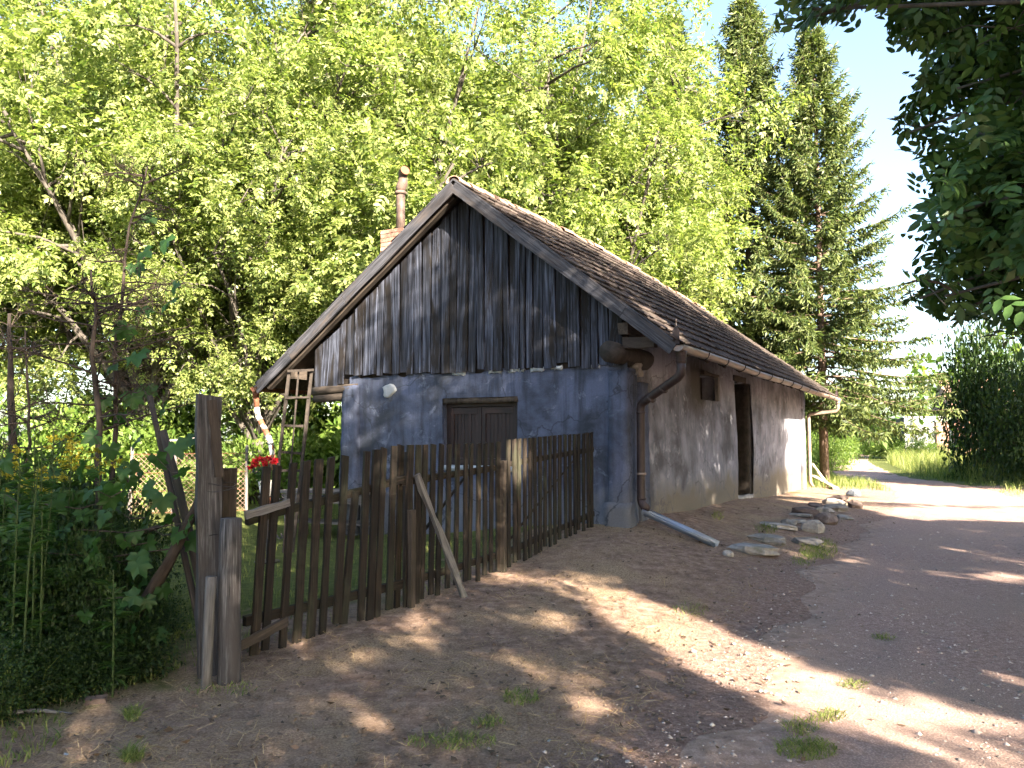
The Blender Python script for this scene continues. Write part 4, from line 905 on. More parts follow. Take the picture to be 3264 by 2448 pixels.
def make_walnut(seed, Ht, Rd, zf=2.2, nl=9, nsub=8, ncl=9, nlf=13, rl=.95, low=False):
    t = Tree(seed); g = t.g; trunk = [(np.array([(0, 0, -.2), (.05, .03, zf * .5), (0, .05, zf)]), np.array([.24, .19, .17]))]
    t.trunk = trunk; zc = zf + (Ht - zf) * .5
    for k in range(nl):
        az = 2 * math.pi * (k / nl * 2.618) + g.uniform(-.3, .3); f = (k + .5) / nl
        el = -.55 + 1.5 * f if low else -.25 + 1.25 * f
        rr = Rd * (math.cos(el * .9)) * g.uniform(.62, .85); e = np.array([rr * math.cos(az), rr * math.sin(az), zc + (Ht - zf) * .42 * math.sin(el * 1.25)])
        t.limb((0, .04, zf * g.uniform(.75, 1.0)), e, .11, nsub, Rd * .34, rl, ncl, nlf, lift=.5)
    t.limb((0, .04, zf), (g.normal() * .4, g.normal() * .4, Ht - rl), .13, nsub + 2, Rd * .36, rl, ncl, nlf, 0)
    return t
def leafU(g, n): return g.normal(size=(n, 3)) * .55 + np.array([0, 0, 1.0])
leafH = np_mesh('leaf', TLH[0], TLH[1], True)
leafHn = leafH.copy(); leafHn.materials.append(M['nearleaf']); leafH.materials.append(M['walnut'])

# ------------------------------------------------------------------ walnuts behind the house
protos = []
for seed, low in ((11, True), (23, False), (37, True)):
    t = make_walnut(seed, 13.8, 5.8, 2.2, 12, 12, 12, 14, 1.1, low); O, D = t.arrays(); g = t.g; U = leafU(g, len(O)); s = g.uniform(.20, .35, len(O))
    V, Fq = place(TL5, O, D, U, s); cm = np_mesh('walnut_crown', V, Fq); cm.materials.append(M['walnut'])
    tm = wood_mesh(t.trunk, 10, 'walnut_trunk'); tm.materials.append(M['bark'])
    bms = []
    for segs in t.limbs: b_ = wood_mesh(segs); b_.materials.append(M['bark']); bms.append(b_)
    protos.append((O, D, U, s, cm, tm, bms))
def plant_walnut(k, x_, y_, rz, sc, label, group='walnut trees behind the house', leaves=300):
    O, D, U, s, cm, tm, bms = protos[k]; e = empty('walnut_tree', (x_, y_, hz(x_, y_)), rz); e.scale = (sc, sc, sc); tag(e, label, 'tree', group)
    link('trunk', tm, None, e)
    for b_ in bms: link('branch', b_, None, e)
    cr = link('crown', cm, None, e); cr['kind'] = 'stuff'
    c_, s_ = math.cos(rz), math.sin(rz); W_ = np.c_[(O[:, 0] * c_ - O[:, 1] * s_) * sc + x_, (O[:, 0] * s_ + O[:, 1] * c_) * sc + y_, O[:, 2] * sc]
    u, v, dp_ = project(W_); ok = (u > 0) & (u < 3264) & (v > 0) & (v < 1400); idx = np.where(ok)[0]; idx = idx[np.argsort(dp_[idx] + rng.uniform(0, 1.5, len(idx)))][:leaves]
    for i in idx: link('leaf', leafH, None, cr, leaf_matrix(O[i] + rng.normal(size=3) * .06, D[i] + rng.normal(size=3) * .3, U[i], s[i] * .95))
    return e
plant_walnut(0, -9.0, 19.5, .3, 1.1, 'big walnut tree with dark forked trunk behind the dead sapling')
plant_walnut(2, -3.6, 20.5, 2.2, 1.1, 'walnut tree rising right behind the stove pipe')
plant_walnut(1, .6, 24.5, 4.0, 1.15, 'walnut tree with thin pale stems above the roof ridge')
plant_walnut(0, 3.7, 27.5, 1.4, .95, 'rightmost walnut tree, standing beside the spruces')
plant_walnut(1, -15.5, 21.0, 5.2, 1.08, 'leftmost walnut tree at the edge of the yard')
plant_walnut(1, -6.0, 18.6, 3.3, .72, 'smaller walnut tree between the two big ones, leafy to the ground')
plant_walnut(2, 2.4, 23.5, 1.9, .93, 'walnut tree just left of the ridge end, close behind the house')
plant_walnut(0, -12.0, 25.0, 2.9, 1.25, 'walnut tree in the second row at the left', leaves=120)
plant_walnut(1, -1.0, 30.0, 5.5, 1.3, 'walnut tree in the second row behind the roof', leaves=120)
plant_walnut(2, -7.5, 28.0, .9, 1.3, 'farther walnut tree seen through the gaps of the row', leaves=120)

# ------------------------------------------------------------------ spruces
def make_spruce(seed, Ht, Rb, bare=1.6):
    g = np.random.default_rng(seed); segs = [(np.array([(0, 0, -.2), (.02, .02, Ht * .3), (-.03, .02, Ht * .65), (0, 0, Ht)]), np.array([.17, .13, .08, .012]))]; O = []; D = []; U = []; S_ = []; br = []
    z = bare
    while z < Ht - .15:
        f = (z - bare) / (Ht - bare); Lb = Rb * (1 - f) ** .92 * g.uniform(.75, 1.08) + .18; nb = g.integers(5, 8); a0 = g.uniform(0, 6.28)
        for k in range(nb):
            az = a0 + k * 2 * math.pi / nb + g.normal() * .2; L_ = Lb * g.uniform(.6, 1.12); up = -.10 + .75 * f + g.normal() * .08; n = 7
            s = np.linspace(0, 1, n); h_ = np.array([math.cos(az), math.sin(az), 0]); pth = np.array([0, 0, z]) + s[:, None] * L_ * h_ + np.array([0, 0, 1]) * (L_ * (up * s - .45 * (1 - f) * s ** 1.6 + .30 * s ** 3))[:, None]
            br.append((pth, np.linspace(.028 * (1 - f) + .008, .004, n)))
            nt_ = int(L_ * 46) + 12; tt = g.uniform(.12, 1.0, nt_) ** .8; i = np.minimum((tt * (n - 1)).astype(int), n - 2); o = pth[i] + (pth[i + 1] - pth[i]) * (tt * (n - 1) - i)[:, None]
            sd_ = np.cross(h_, [0, 0, 1]); dirs = h_ * g.uniform(.2, .9, nt_)[:, None] + sd_ * (g.choice([-1, 1], nt_) * g.uniform(.2, 1, nt_))[:, None]; dirs[:, 2] -= g.uniform(.0, 1.6, nt_) * (1 - .6 * f)
            ln = g.uniform(.18, .42, nt_) * (1.15 - .5 * tt)
            for q in range(2):
                oo = o + dirs * (ln * q * .5)[:, None]; O.append(oo); D.append(dirs + g.normal(size=dirs.shape) * .45); U.append(g.normal(size=dirs.shape)); S_.append(ln * g.uniform(.6, .95, nt_))
            O.append(pth[-1:]); D.append((pth[-1:] - pth[-2:-1]) * 5); U.append(np.array([[0, 0, 1.]])); S_.append(np.array([.25]))
        z += g.uniform(.20, .34) * (1.1 - .3 * f)
    V, Fq = place((np.array([(0, 0, 0), (.13, .35, .02), (0, 1, 0), (-.13, .35, .02)], float), T1[1]), np.concatenate(O), np.concatenate(D), np.concatenate(U), np.concatenate(S_))
    O, D, U, S_ = [[np.concatenate(q)[::2]] for q in (O, D, U, S_)]
    V2, F2 = place((np.array([(0, 0, 0), (0.01, .4, .12), (0, .95, 0), (-.01, .4, -.12)], float), T1[1]), np.concatenate(O), np.concatenate(D), np.concatenate(U), np.concatenate(S_))
    cm = np_mesh('spruce_crown', np.concatenate([V, V2]), np.concatenate([Fq, F2 + len(V)])); cm.materials.append(M['needle'])
    tm = wood_mesh(segs, 10, 'spruce_trunk'); tm.materials.append(M['sprucebark']); bm2 = wood_mesh(br, 4, 'spruce_branch'); bm2.materials.append(M['sprucebark']); return cm, tm, bm2
sp = [make_spruce(51, 16.6, 3.5, 2.0), make_spruce(52, 16.5, 4.4, 2.6)]
for k, x_, y_, rz, sc, lab in ((0, 6.3, 30.0, .3, 1.10, 'slim dark spruce left of the taller spruces, its tip half behind the walnut'), (1, 8.9, 29.0, 2.0, 1.12, 'spruce with dark inner branches in the middle of the group'),
                          (1, 10.7, 27.0, 4.0, .98, 'broad sunlit spruce at the far end of the house with drooping branches'),):
    cm, tm, bm2 = sp[k]; e = empty('spruce_tree', (x_, y_, hz(x_, y_)), rz); e.scale = (sc, sc, sc); tag(e, lab, 'tree', 'spruces at the end of the house')
    link('trunk', tm, None, e); link('branch_wood', bm2, None, e); link('crown', cm, None, e)['kind'] = 'stuff'

# ------------------------------------------------------------------ bushes
def make_bush(seed, n=5200, leaf=.11, mat='bush', rough=.35, stems=9):
    g = np.random.default_rng(seed); L_ = 12; C = g.normal(size=(L_, 3)); C /= np.linalg.norm(C, axis=1)[:, None]; C *= g.uniform(.35, .7, L_)[:, None]; C[:, 2] = np.abs(C[:, 2]) * .9
    k = g.integers(0, L_, n); d = g.normal(size=(n, 3)); d /= np.linalg.norm(d, axis=1)[:, None]; O = C[k] + d * (g.random(n) ** .4)[:, None] * rough * g.uniform(.7, 1.2, n)[:, None]; O[:, 2] = np.maximum(O[:, 2] + .12, .02)
    D = d + g.normal(size=(n, 3)) * .6; V, Fq = place(T1, O, D, leafU(g, n), g.uniform(.6, 1.3, n) * leaf)
    cm = np_mesh('bush_crown', V, Fq); cm.materials.append(M[mat]); m = MB()
    for q in range(stems):
        e = C[q % L_] * .9; m.tube([(e[0] * .1, e[1] * .1, -.03), (e[0] * .4, e[1] * .4, e[2] * .6 + .05), tuple(e + np.array([0, 0, .15]))], [.018, .012, .004], 5)
    sm = m.mesh('bush_stem', True); sm.materials.append(M['stick']); return cm, sm
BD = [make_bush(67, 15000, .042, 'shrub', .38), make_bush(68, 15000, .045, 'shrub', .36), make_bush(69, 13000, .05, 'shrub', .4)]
BF = [make_bush(81, 12000, .04, 'bush', .36), make_bush(82, 12000, .036, 'bush', .38), make_bush(83, 12000, .042, 'bush', .36)]
BU = [make_bush(61, 7000, .075), make_bush(62, 7000, .085), make_bush(63, 6000, .07)]
def bush(k, x_, y_, sx, sz_, lab, grp, name='bush', rz=None, protos_=None):
    cm, sm = (protos_ or BU)[k % 3]; e = empty(name, (x_, y_, hz(x_, y_)), random.uniform(0, 6.28) if rz is None else rz); e.scale = (sx, sx, sz_); tag(e, lab, 'bush', grp)
    link('stem', sm, None, e); link('crown', cm, None, e)['kind'] = 'stuff'; return e
G1 = 'dense bushes on the right side of the lane'
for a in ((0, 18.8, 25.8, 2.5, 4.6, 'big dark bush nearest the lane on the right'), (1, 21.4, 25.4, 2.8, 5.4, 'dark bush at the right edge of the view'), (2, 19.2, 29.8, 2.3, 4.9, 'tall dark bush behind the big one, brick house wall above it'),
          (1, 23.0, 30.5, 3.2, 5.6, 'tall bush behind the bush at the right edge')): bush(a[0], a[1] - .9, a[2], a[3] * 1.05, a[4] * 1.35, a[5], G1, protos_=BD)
G2 = 'sunlit bushes at the far bend of the lane'
for k, u, d_, sx, sz_, lab in ((0, 2640, 42, 1.9, 3.0, 'sunlit hedge bush left of the far path, nearest the spruce trunk'), (2, 2615, 50, 2.6, 4.8, 'tall sunlit bush behind the hedge left of the far path'), (1, 2700, 100, 5.5, 6.5, 'light green bush closing the view above the far path'),
          (2, 2835, 62, 2.9, 2.9, 'sunlit bush just right of the capped gatepost'), (0, 2905, 56, 2.1, 1.9, 'low sunlit bush before the corrugated shed'), (1, 2805, 78, 3.2, 4.6, 'bush between the far path and the corrugated shed'),
          (2, 2708, 76, 1.2, 2.1, 'clipped dark bush at the left of the capped gatepost'), (0, 2965, 52, 1.5, 1.6, 'bush at the foot of the brick pillar'), (1, 2660, 60, 2.6, 3.6, 'bush on the left of the path halfway to the gatepost')): bush(k, (u - 1632) / F * d_, d_, sx, sz_, lab, G2, protos_=BF)
G3 = 'bushes along the back of the yard'
for i, (x_, y_, sx, sz_, lab) in enumerate(((-13.5, 17.5, 2.2, 2.6, 'bush at the far left behind the weeds'), (-10.8, 18.5, 2.0, 2.3, 'bush behind the chain link fence, left of the poles'), (-8.2, 19.0, 2.0, 2.4, 'bush behind the chain link fence near the gatepost'),
          (-5.6, 18.2, 1.8, 2.2, 'bush behind the flower stand'), (-3.6, 19.0, 1.9, 3.0, 'leafy bush seen between ladder and blue wall'), (-6.8, 24, 2.6, 3.4, 'tall bush at the back of the yard'), (-12, 25, 3, 3.8, 'wide bush at the back left corner of the yard'), (-1.5, 24, 2.4, 3.2, 'bush hidden behind the house corner'))): bush(i, x_, y_, sx, sz_, lab, G3)

# ------------------------------------------------------------------ trees on the near side of the lane: they shade the house front and the bank
LITP = [np.array([(1850,1885),(2000,1880),(2280,1990),(2470,2105),(2600,2140),(2680,2165),(2760,2205),(3000,2250),(3264,2308),(3264,2335),(3050,2290),(2850,2290),(2700,2300),(2550,2290),(2400,2235),(2230,2160),(2080,2065),(1900,1985),(1850,1930)], float)]
LITE = np.array([(1043,2134,45,20),(853,2200,35,18),(1071,2226,35,16),(923,2352,75,32),(638,2340,35,18),(1163,2264,50,20),(1252,1985,45,13),(1353,1982,45,14),(1328,2023,30,10),(1739,1973,55,22),(1739,2150,35,28),(1910,2150,45,28),(1550,2100,30,10),(1638,2118,40,16),
                 (1929,2315,100,50),(1378,2435,70,22),(1740,1840,190,13),(1625,1802,25,9),(302,2285,60,22),(40,2400,130,45),(625,2155,25,12),(3104,1835,75,10),(2819,1858,32,7),(3243,1862,35,8),(2620,1829,22,6),(2080,2420,110,20),(700,2440,60,18),(380,2330,40,20),(2980,2400,90,22),(2560,2380,60,16),
                 (900,2070,30,10),(1010,2030,30,10),(1150,1980,30,9),(1290,1900,30,9),(1100,1640,160,26),(820,1640,120,26)], float)
_gd = np.random.default_rng(19); LITE = np.concatenate([LITE, np.c_[_gd.uniform(150, 2000, 30), _gd.uniform(2000, 2440, 30), _gd.uniform(12, 34, 30), _gd.uniform(6, 14, 30)], np.c_[_gd.uniform(2300, 3264, 22), _gd.uniform(1680, 2440, 22), _gd.uniform(15, 60, 22), _gd.uniform(4, 12, 22)]])
def in_poly(u, v, Pn):
    c = np.zeros(len(u), bool); j = len(Pn) - 1
    for i in range(len(Pn)):
        (xi, yi), (xj, yj) = Pn[i], Pn[j]; c ^= ((yi > v) != (yj > v)) & (u < (xj - xi) * (v - yi) / (yj - yi + 1e-9) + xi); j = i
    return c
SUNn = np.array(SUN); HIn = np.array(HI)
SPOT = [(at(1645, 1450, fence_pt(1645)[0].y), .22), (at(1720, 1490, fence_pt(1720)[0].y), .10)]
for u, v, r_ in ((2255, 1365, .09), (2290, 1345, .07), (2330, 1320, .09), (2285, 1480, .12), (2242, 1530, .12), (2330, 1470, .07), (2335, 1545, .1), (2418, 1530, .14), (2270, 1585, .08), (2455, 1440, .07), (2480, 1560, .10), (2390, 1530, .12)):
    SPOT.append((HM @ LX(u, v, -.2), r_))
for u, v, r_ in ((1090, 1150, .12),): SPOT.append((HM @ LP(u, v, -.02), r_))
def lets_sun(W_, ell=True):
    """True where a leaf would stand between the sun and a place that the sun reaches"""
    o = W_ @ HIn[:3, :3].T + HIn[:3, 3]; d = -SUNn @ HIn[:3, :3].T; res = np.zeros(len(W_), bool); best = np.full(len(W_), 1e9)
    def hit(t, cond, lit):
        nonlocal best, res
        ok = (t > 0) & cond & (t < best); best = np.where(ok, t, best); res = np.where(ok, lit, res)
    nrm = np.array([SR, 0, 1.0]); t = ((np.array([RX, 0, RZ]) - o) @ nrm) / (d @ nrm); q = o + t[:, None] * d
    nz = np.sin(q[:, 1] * 1.7 + 1) + np.sin(q[:, 1] * 3.1 + q[:, 0] * 2.3) + np.sin(q[:, 0] * 4 + q[:, 1])
    hit(t, (q[:, 0] > RX) & (q[:, 0] < EXR) & (q[:, 1] > Y0) & (q[:, 1] < Y1), ((q[:, 0] - RX) < .42 + .12 * nz) | (nz > 2.1))
    t = (0 - o[:, 1]) / d[1]; q = o + t[:, None] * d; hit(t, (q[:, 0] > -5.5) & (q[:, 0] < 0) & (q[:, 2] > 0) & (q[:, 2] < 5.2), False)
    t = (-.2 - o[:, 0]) / d[0]; q = o + t[:, None] * d; hit(t, (q[:, 1] > 0) & (q[:, 1] < 14) & (q[:, 2] > 0) & (q[:, 2] < 3), (q[:, 1] > 11.7 + .25 * np.sin(q[:, 2] * 5)))
    t = np.zeros(len(W_)); z = np.zeros(len(W_))
    for _ in range(4):
        t = (W_[:, 2] - z) / SUNn[2]; q = W_ - t[:, None] * SUNn; z = H(q[:, 0], q[:, 1])
    u, v, dp_ = project(np.c_[q[:, :2], z]); lit = np.zeros(len(W_), bool)
    for Pn in LITP: lit |= in_poly(u, v, Pn)
    for a in (LITE if ell else []): lit |= ((u - a[0]) / (a[2] * 1.4 + 10)) ** 2 + ((v - a[1]) / (a[3] * 1.4 + 6)) ** 2 < 1
    st_ = np.sin(q[:, 1] * 3.3 + .8 * np.sin(q[:, 0] * .7)) + .7 * np.sin(q[:, 1] * 7.1 + q[:, 0])
    lit |= (q[:, 1] > 17.2) & (q[:, 0] > 6) & ((st_ > -.25) | (q[:, 1] > 31)) ; lit |= (q[:, 1] > 15.6) & (q[:, 1] < 18) & (q[:, 0] > 7.5); lit &= dp_ > .5
    hit(t, np.ones(len(W_), bool), lit)
    for c_, r_ in SPOT:
        w_ = W_ - np.array(c_); k = w_ @ SUNn; dist = np.linalg.norm(w_ - k[:, None] * SUNn, axis=1); res |= (dist < r_ * 1.15) & (k > 0)
    res |= q[:, 1] > 34
    return res
ALLOW = np.array([(2470,-400),(2470,10),(2500,75),(2545,100),(2600,70),(2690,60),(2720,10),(2770,-5),(2830,30),(2850,0),(2850,110),(2960,150),(2950,230),(2900,330),(2850,390),(2840,430),(2900,470),(2930,560),(3010,600),(2940,660),(2930,760),(2990,830),(2950,870),(2880,900),(2870,960),(3000,1000),(3100,1040),(3180,1060),(3264,1090),(3900,1200),(3900,-400)], float)
def visible_ok(W_, pad=70):
    """keep the picture's own gap between the crowns: no boughs reach into the open view"""
    u, v, dp_ = project(W_); p = pad * 5 / np.maximum(dp_, .3) * 0 + pad
    inf = (dp_ > .2) & (u > -60) & (u < 3264 + 40) & (v > -60) & (v < 2448 + 60); return ~inf | (in_poly(u, v, ALLOW) & (dp_ > 3.4))
def shade_tree(x_, y_, t, label, mat, name='walnut_tree', nearparts=0, smin=.30, smax=.44, cull=True):
    O, D = t.arrays(); g = t.g; base = np.array([x_, y_, hz(x_, y_)]); W_ = O + base; Dn = D / np.linalg.norm(D, axis=1)[:, None]; mid_ = W_ + Dn * .2
    keep = ~((lets_sun(mid_) | lets_sun(W_ - Dn * .05, False) | lets_sun(W_ + Dn * .36, False)) & cull) & visible_ok(mid_) & (O[:, 2] > .3); O, D, W_ = O[keep], D[keep], W_[keep]; U = leafU(g, len(O)); s = g.uniform(smin, smax, len(O))  # crowns shaped for the light: leaves over chosen sun patches are left out
    e = empty(name, tuple(base)); tag(e, label, 'tree', 'walnut trees along the near side of the lane')
    tm = wood_mesh(t.trunk, 10, 'trunk'); link('trunk', tm, M['bark'], e)
    for segs in t.limbs:
        sg = [(p, r_ * (.22 if cull and lets_sun(p + base, False).mean() > .15 else 1)) for p, r_ in segs if visible_ok(p + base).all()]  # boughs above those sun patches are thinned to weaken their shadow
        if sg: link('branch', wood_mesh(sg), M['bark'], e)
    part = np.zeros(len(O), bool)
    if nearparts:
        u, v, dp_ = project(W_); ok = (dp_ > 0) & (u > -20) & (u < 3280) & (v > -20) & (v < 1500); idx = np.where(ok)[0]; idx = idx[np.argsort(dp_[idx])][:nearparts]; part[idx] = True
    V, Fq = place(TL5, O[~part], D[~part], U[~part], s[~part])
    if nearparts:
        fr = part | ~ok; V, Fq = place(TL5, O[~ok], D[~ok], U[~ok], s[~ok]); V2, F2 = place(TLH, O[~fr], D[~fr], U[~fr], s[~fr]); Fq = np.concatenate([Fq, F2 + len(V)]); V = np.concatenate([V, V2])
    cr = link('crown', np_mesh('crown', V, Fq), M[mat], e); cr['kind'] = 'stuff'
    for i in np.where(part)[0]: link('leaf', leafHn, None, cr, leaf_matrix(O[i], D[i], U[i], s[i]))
    return e, len(O)
def big(seed, Ht, Rd, zf, n=(11, 10, 10, 10)): return make_walnut(seed, Ht, Rd, zf, n[0], n[1], n[2], n[3], 1.15)
t = big(71, 11.5, 5.2, 2.4, (12, 9, 10, 12)); base = np.array([6.8, 1.6, 0])
for u, v, d_ in ((3120, 330, 5.6), (2990, 520, 5.2), (2900, 400, 5.4), (2890, 60, 5.6), (2960, 960, 5.6), (3080, 960, 5.2), (3230, 1000, 6.2), (3180, 500, 5.0), (3150, 1030, 5.0), (3240, 1060, 5.2), (2530, 10, 5.2), (2930, 180, 5.8), (2960, 700, 5.0), (2930, 930, 5.2), (2560, 20, 5.6), (2660, 0, 5.4), (3080, 480, 5.8), (3200, 750, 6.5), (3150, 60, 7), (3230, 330, 7), (3090, 720, 5.2), (3010, 920, 4.8), (3190, 900, 5.4), (2600, 30, 5.0), (3190, 150, 6.2), (3220, 560, 6.2), (3030, 120, 6.0), (3230, 1040, 5.6), (3050, 260, 5.0), (3150, 620, 4.6), (2800, -60, 5.4)):
    t.limb((0, 0, 3.0), np.array(at(u, v, d_)) - base, .04, 5, .38, .45, 8, 9, .5)
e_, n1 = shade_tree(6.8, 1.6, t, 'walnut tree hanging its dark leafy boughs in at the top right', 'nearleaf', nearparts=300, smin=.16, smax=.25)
for x_, y_, sd_, Ht, Rd, lab in ((3.4, -6.6, 72, 11.5, 5.6, 'walnut tree behind the viewer shading the bank'), (10.8, -4.6, 73, 11.5, 5.4, 'walnut tree to the right behind the viewer, shading the lane'), (14.6, 4.2, 74, 11.0, 5.0, 'walnut tree on the right of the lane, out of view'), (23.0, 17.0, 76, 9.5, 3.6, 'smaller unseen walnut tree added right of the lane to shade the dark bushes'), (10.6, 6.4, 77, 12.5, 4.8, 'unseen walnut tree added across the lane to shade the house roof'), (27.0, 14.0, 76, 11, 4.6, 'walnut tree shading the bushes at the right edge')):  # the roof-shading tree and the smaller one are added, unseen, for their shade
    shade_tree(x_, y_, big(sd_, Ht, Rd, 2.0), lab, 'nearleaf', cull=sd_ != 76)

# ------------------------------------------------------------------ dead saplings, vine and weeds at the left
def dead_sapling(name, base, path_px, depths, r0, nb, Lb, label, seed):
    g = np.random.default_rng(seed); P_ = [np.array(base)] + [np.array(at(u, v, d)) for (u, v), d in zip(path_px, depths)]
    e = empty(name, tuple(base)); tag(e, label, 'tree', 'dead saplings at the left edge'); B = np.array(base); n = 12; k = np.linspace(0, 1, len(P_))
    pth = np.stack([np.interp(np.linspace(0, 1, n), k, [p[i] for p in P_]) for i in range(3)], -1) - B; pth[1:-1] += g.normal(size=(n - 2, 3)) * .012
    o = MB().tube([tuple(p) for p in pth], list(np.linspace(r0, r0 * .25, n)), 8).build('trunk', M['stick'], e, True); m = MB()
    for b_ in range(nb):
        f = g.uniform(.32, .99); i = f * (n - 1); i0 = min(int(i), n - 2); a = pth[i0] + (pth[i0 + 1] - pth[i0]) * (i - i0); az = g.uniform(0, 6.28); L_ = Lb * g.uniform(.5, 1.1) * (1.25 - .8 * f)
        d = np.array([math.cos(az), math.sin(az), g.uniform(-.1, .55)]); q = [a + d * L_ * s + np.array([0, 0, -.12 * L_ * s * s + g.normal() * .012]) for s in np.linspace(0, 1, 5)]
        m.tube([tuple(x) for x in q], list(np.linspace(.009, .003, 5)), 4, False)
        for c in range(int(9 * L_) + 3):
            s = g.uniform(.15, 1); j = min(int(s * 4), 3); o2 = q[j] + (q[j + 1] - q[j]) * (s * 4 - j); dd = d * .6 + g.normal(size=3) * .7; l2 = g.uniform(.1, .32)
            e2 = o2 + dd / np.linalg.norm(dd) * l2; m.tube([tuple(o2), tuple((o2 + e2) / 2 + g.normal(size=3) * .015), tuple(e2)], [.004, .003, .0018], 3, False)
            for h in range(2):
                d3 = dd * .4 + g.normal(size=3) * .6; e3 = o2 + (e2 - o2) * g.uniform(.3, 1) ; m.tube([tuple(e3), tuple(e3 + d3 / np.linalg.norm(d3) * g.uniform(.05, .13))], [.0026, .0014], 3, False)
    m.build('dry_twig', M['twig'], e)['kind'] = 'stuff'; return e
dead_sapling('dead_sapling', on_ground(322, 6.3), [(318, 1500), (300, 1150), (305, 1000), (290, 860)], [6.3, 6.3, 6.3, 6.35], .034, 26, .95, 'dead sapling with broken brown trunk and tangled dry twigs', 5)
dead_sapling('dead_sapling', on_ground(352, 6.5), [(362, 1400), (370, 1050), (405, 800), (470, 530)], [6.5, 6.5, 6.5, 6.5], .026, 26, .9, 'thin dead sapling leaning right, taller than the broken one', 6)
dead_sapling('dead_sapling', on_ground(28, 7.6), [(32, 1500), (38, 1240), (30, 1000)], [7.6, 7.6, 7.6], .06, 12, .7, 'grey dead trunk stub at the far left edge', 8)
dead_sapling('dead_sapling', on_ground(90, 7.0), [(88, 1500), (92, 1280), (80, 1050)], [7, 7, 7], .022, 14, .6, 'thin grey dead stem right of the trunk stub at the left edge', 9)
m = MB(); lob = []
for a_, r_ in ((0, 1.0), (.30, .72), (.52, .60), (.80, .93), (1.12, .66), (1.35, .62), (1.75, .82), (2.2, .60), (2.55, .62), (2.9, .38), (3.1, .12)):
    lob.append((a_, r_))
full = [(-a_, r_) for a_, r_ in reversed(lob[1:])] + lob
vv = [(0, 0, 0)] + [(r_ * math.sin(a_) * .55, r_ * math.cos(a_) * .55 + .0, -.20 * r_ * r_ + .07 * math.sin(a_ * 5) + .10 * abs(math.sin(a_)) * r_) for a_, r_ in full]
m.add(vv, [(0, i, i + 1) for i in range(1, len(full))] + [(0, len(full), 1)]); vl = m.mesh('vine_leaf', True); vl.materials.append(M['vine'])
vine = empty('grape_vine', on_ground(430, 5.6)); VO = vine.location.copy(); tag(vine, 'grape vine with big lobed leaves climbing over the weeds, poles and dead saplings', 'vine')
vp = [(480,690),(530,765),(470,800),(560,905),(430,850),(455,985),(400,1050),(545,960),(370,1160),(435,1130),(330,1270),(420,1265),(390,1330),(520,1300),(600,1665),(610,1725),(565,1700),(520,1590),(392,1500),(500,1460),(330,1640),(465,1650),(255,1830),(335,1850),(90,1800),(172,1815),(215,1825),(440,1800),(430,1900),(385,1925),(462,1965),(505,2020),(12,1570),(42,1610),(30,1690),(72,1705),(60,1850),(585,1505),(360,1560),(300,1560),(540,1655),(625,1640),(240,1700),(150,1690),(120,1760),(270,1960),(420,2010),(350,1990),(300,1740),(395,1720),(470,1730),(540,1750),(480,1560),(560,1420),(610,1400),(440,1400),(350,1430),(470,1240),(300,1390),(180,1600),(15,1470),(110,1600),(240,1580),(460,1850),(520,1880)]
chain = []
for i, (u, v) in enumerate(vp + [(random.uniform(0, 470), random.uniform(1480, 2000)) for _ in range(70)]):
    d = (6.25 if v < 1350 else 5.25) + random.uniform(-.25, .35) + (.25 if i >= len(vp) else 0); p = at(u, v, d); s = random.uniform(.13, .20) * (1.25 if v < 1300 else 1)
    dd = Vector((random.uniform(-.7, .7), random.uniform(-.4, .2), random.uniform(-1, -.1))); uu = Vector((random.gauss(0, .5), -random.uniform(.2, 1.0), random.uniform(.2, 1)))
    link('leaf', vl, None, vine, leaf_matrix(p - VO, dd, uu, s)); chain.append(p - VO)
m = MB(); chs = sorted(chain, key=lambda q: q.z)
for i in range(0, len(chs) - 6, 5): m.tube([chs[i], (chs[i] + chs[i + 4]) / 2 + Vector((0, .03, -.05)), chs[i + 4]], [.005, .004, .003], 4, False)
m.build('vine_stem', M['stick'], vine)['kind'] = 'stuff'
# goldenrod
gcount = 0
def goldenrod(u, v, d, label, full_=1.0, nm='goldenrod', grp='goldenrod plants among the weeds'):
    global gcount; gcount += 1; g = np.random.default_rng(300 + gcount); b = on_ground(u + g.uniform(-30, 30), d); t = at(u, v, d) - b; e = empty(nm, b); tag(e, label, 'plant', grp)
    c1 = Vector((t.x * .3, t.y * .3, t.z * .55)); MB().tube([(0, 0, 0), c1, t], [.007, .005, .003], 5).build('stem', M['stem'], e)
    n = 60; s = g.uniform(.12, .93, n); O = np.array([np.array(c1) * (x / .55) if x < .55 else np.array(c1) + (np.array(t) - np.array(c1)) * ((x - .55) / .45) for x in s]); az = s * 40; D = np.c_[np.cos(az), np.sin(az), g.uniform(-.2, .6, n)]
    V, Fq = place((np.array([(0, 0, 0), (.08, .4, .02), (0, 1, -.15), (-.08, .4, .02)], float), T1[1]), O, D, np.tile([0, 0, 1.], (n, 1)) + g.normal(size=(n, 3)) * .2, g.uniform(.09, .15, n)); link('foliage', np_mesh('foliage', V, Fq), M['weed'], e)
    if not full_: return
    V = []; Fq = []; k = 0; O = []; D = []
    for q in range(int(13 * full_)):
        a = g.uniform(0, 6.28); z0 = -g.uniform(0, .22) * full_; L_ = g.uniform(.05, .13) * (.5 + abs(z0) * 3)
        for w_ in range(26): f = g.random(); O.append(np.array(t) + np.array([math.cos(a) * L_ * f, math.sin(a) * L_ * f, z0 + .06 * f - .05 * f * f + .012])); D.append(g.normal(size=3) + np.array([0, 0, .7]))
    V, Fq = place((T1[0] * np.array([1.3, 1, 1]), T1[1]), np.array(O), np.array(D), g.normal(size=(len(O), 3)), g.uniform(.012, .024, len(O))); link('plume', np_mesh('plume', V, Fq), M['yellow'], e)['kind'] = 'stuff'
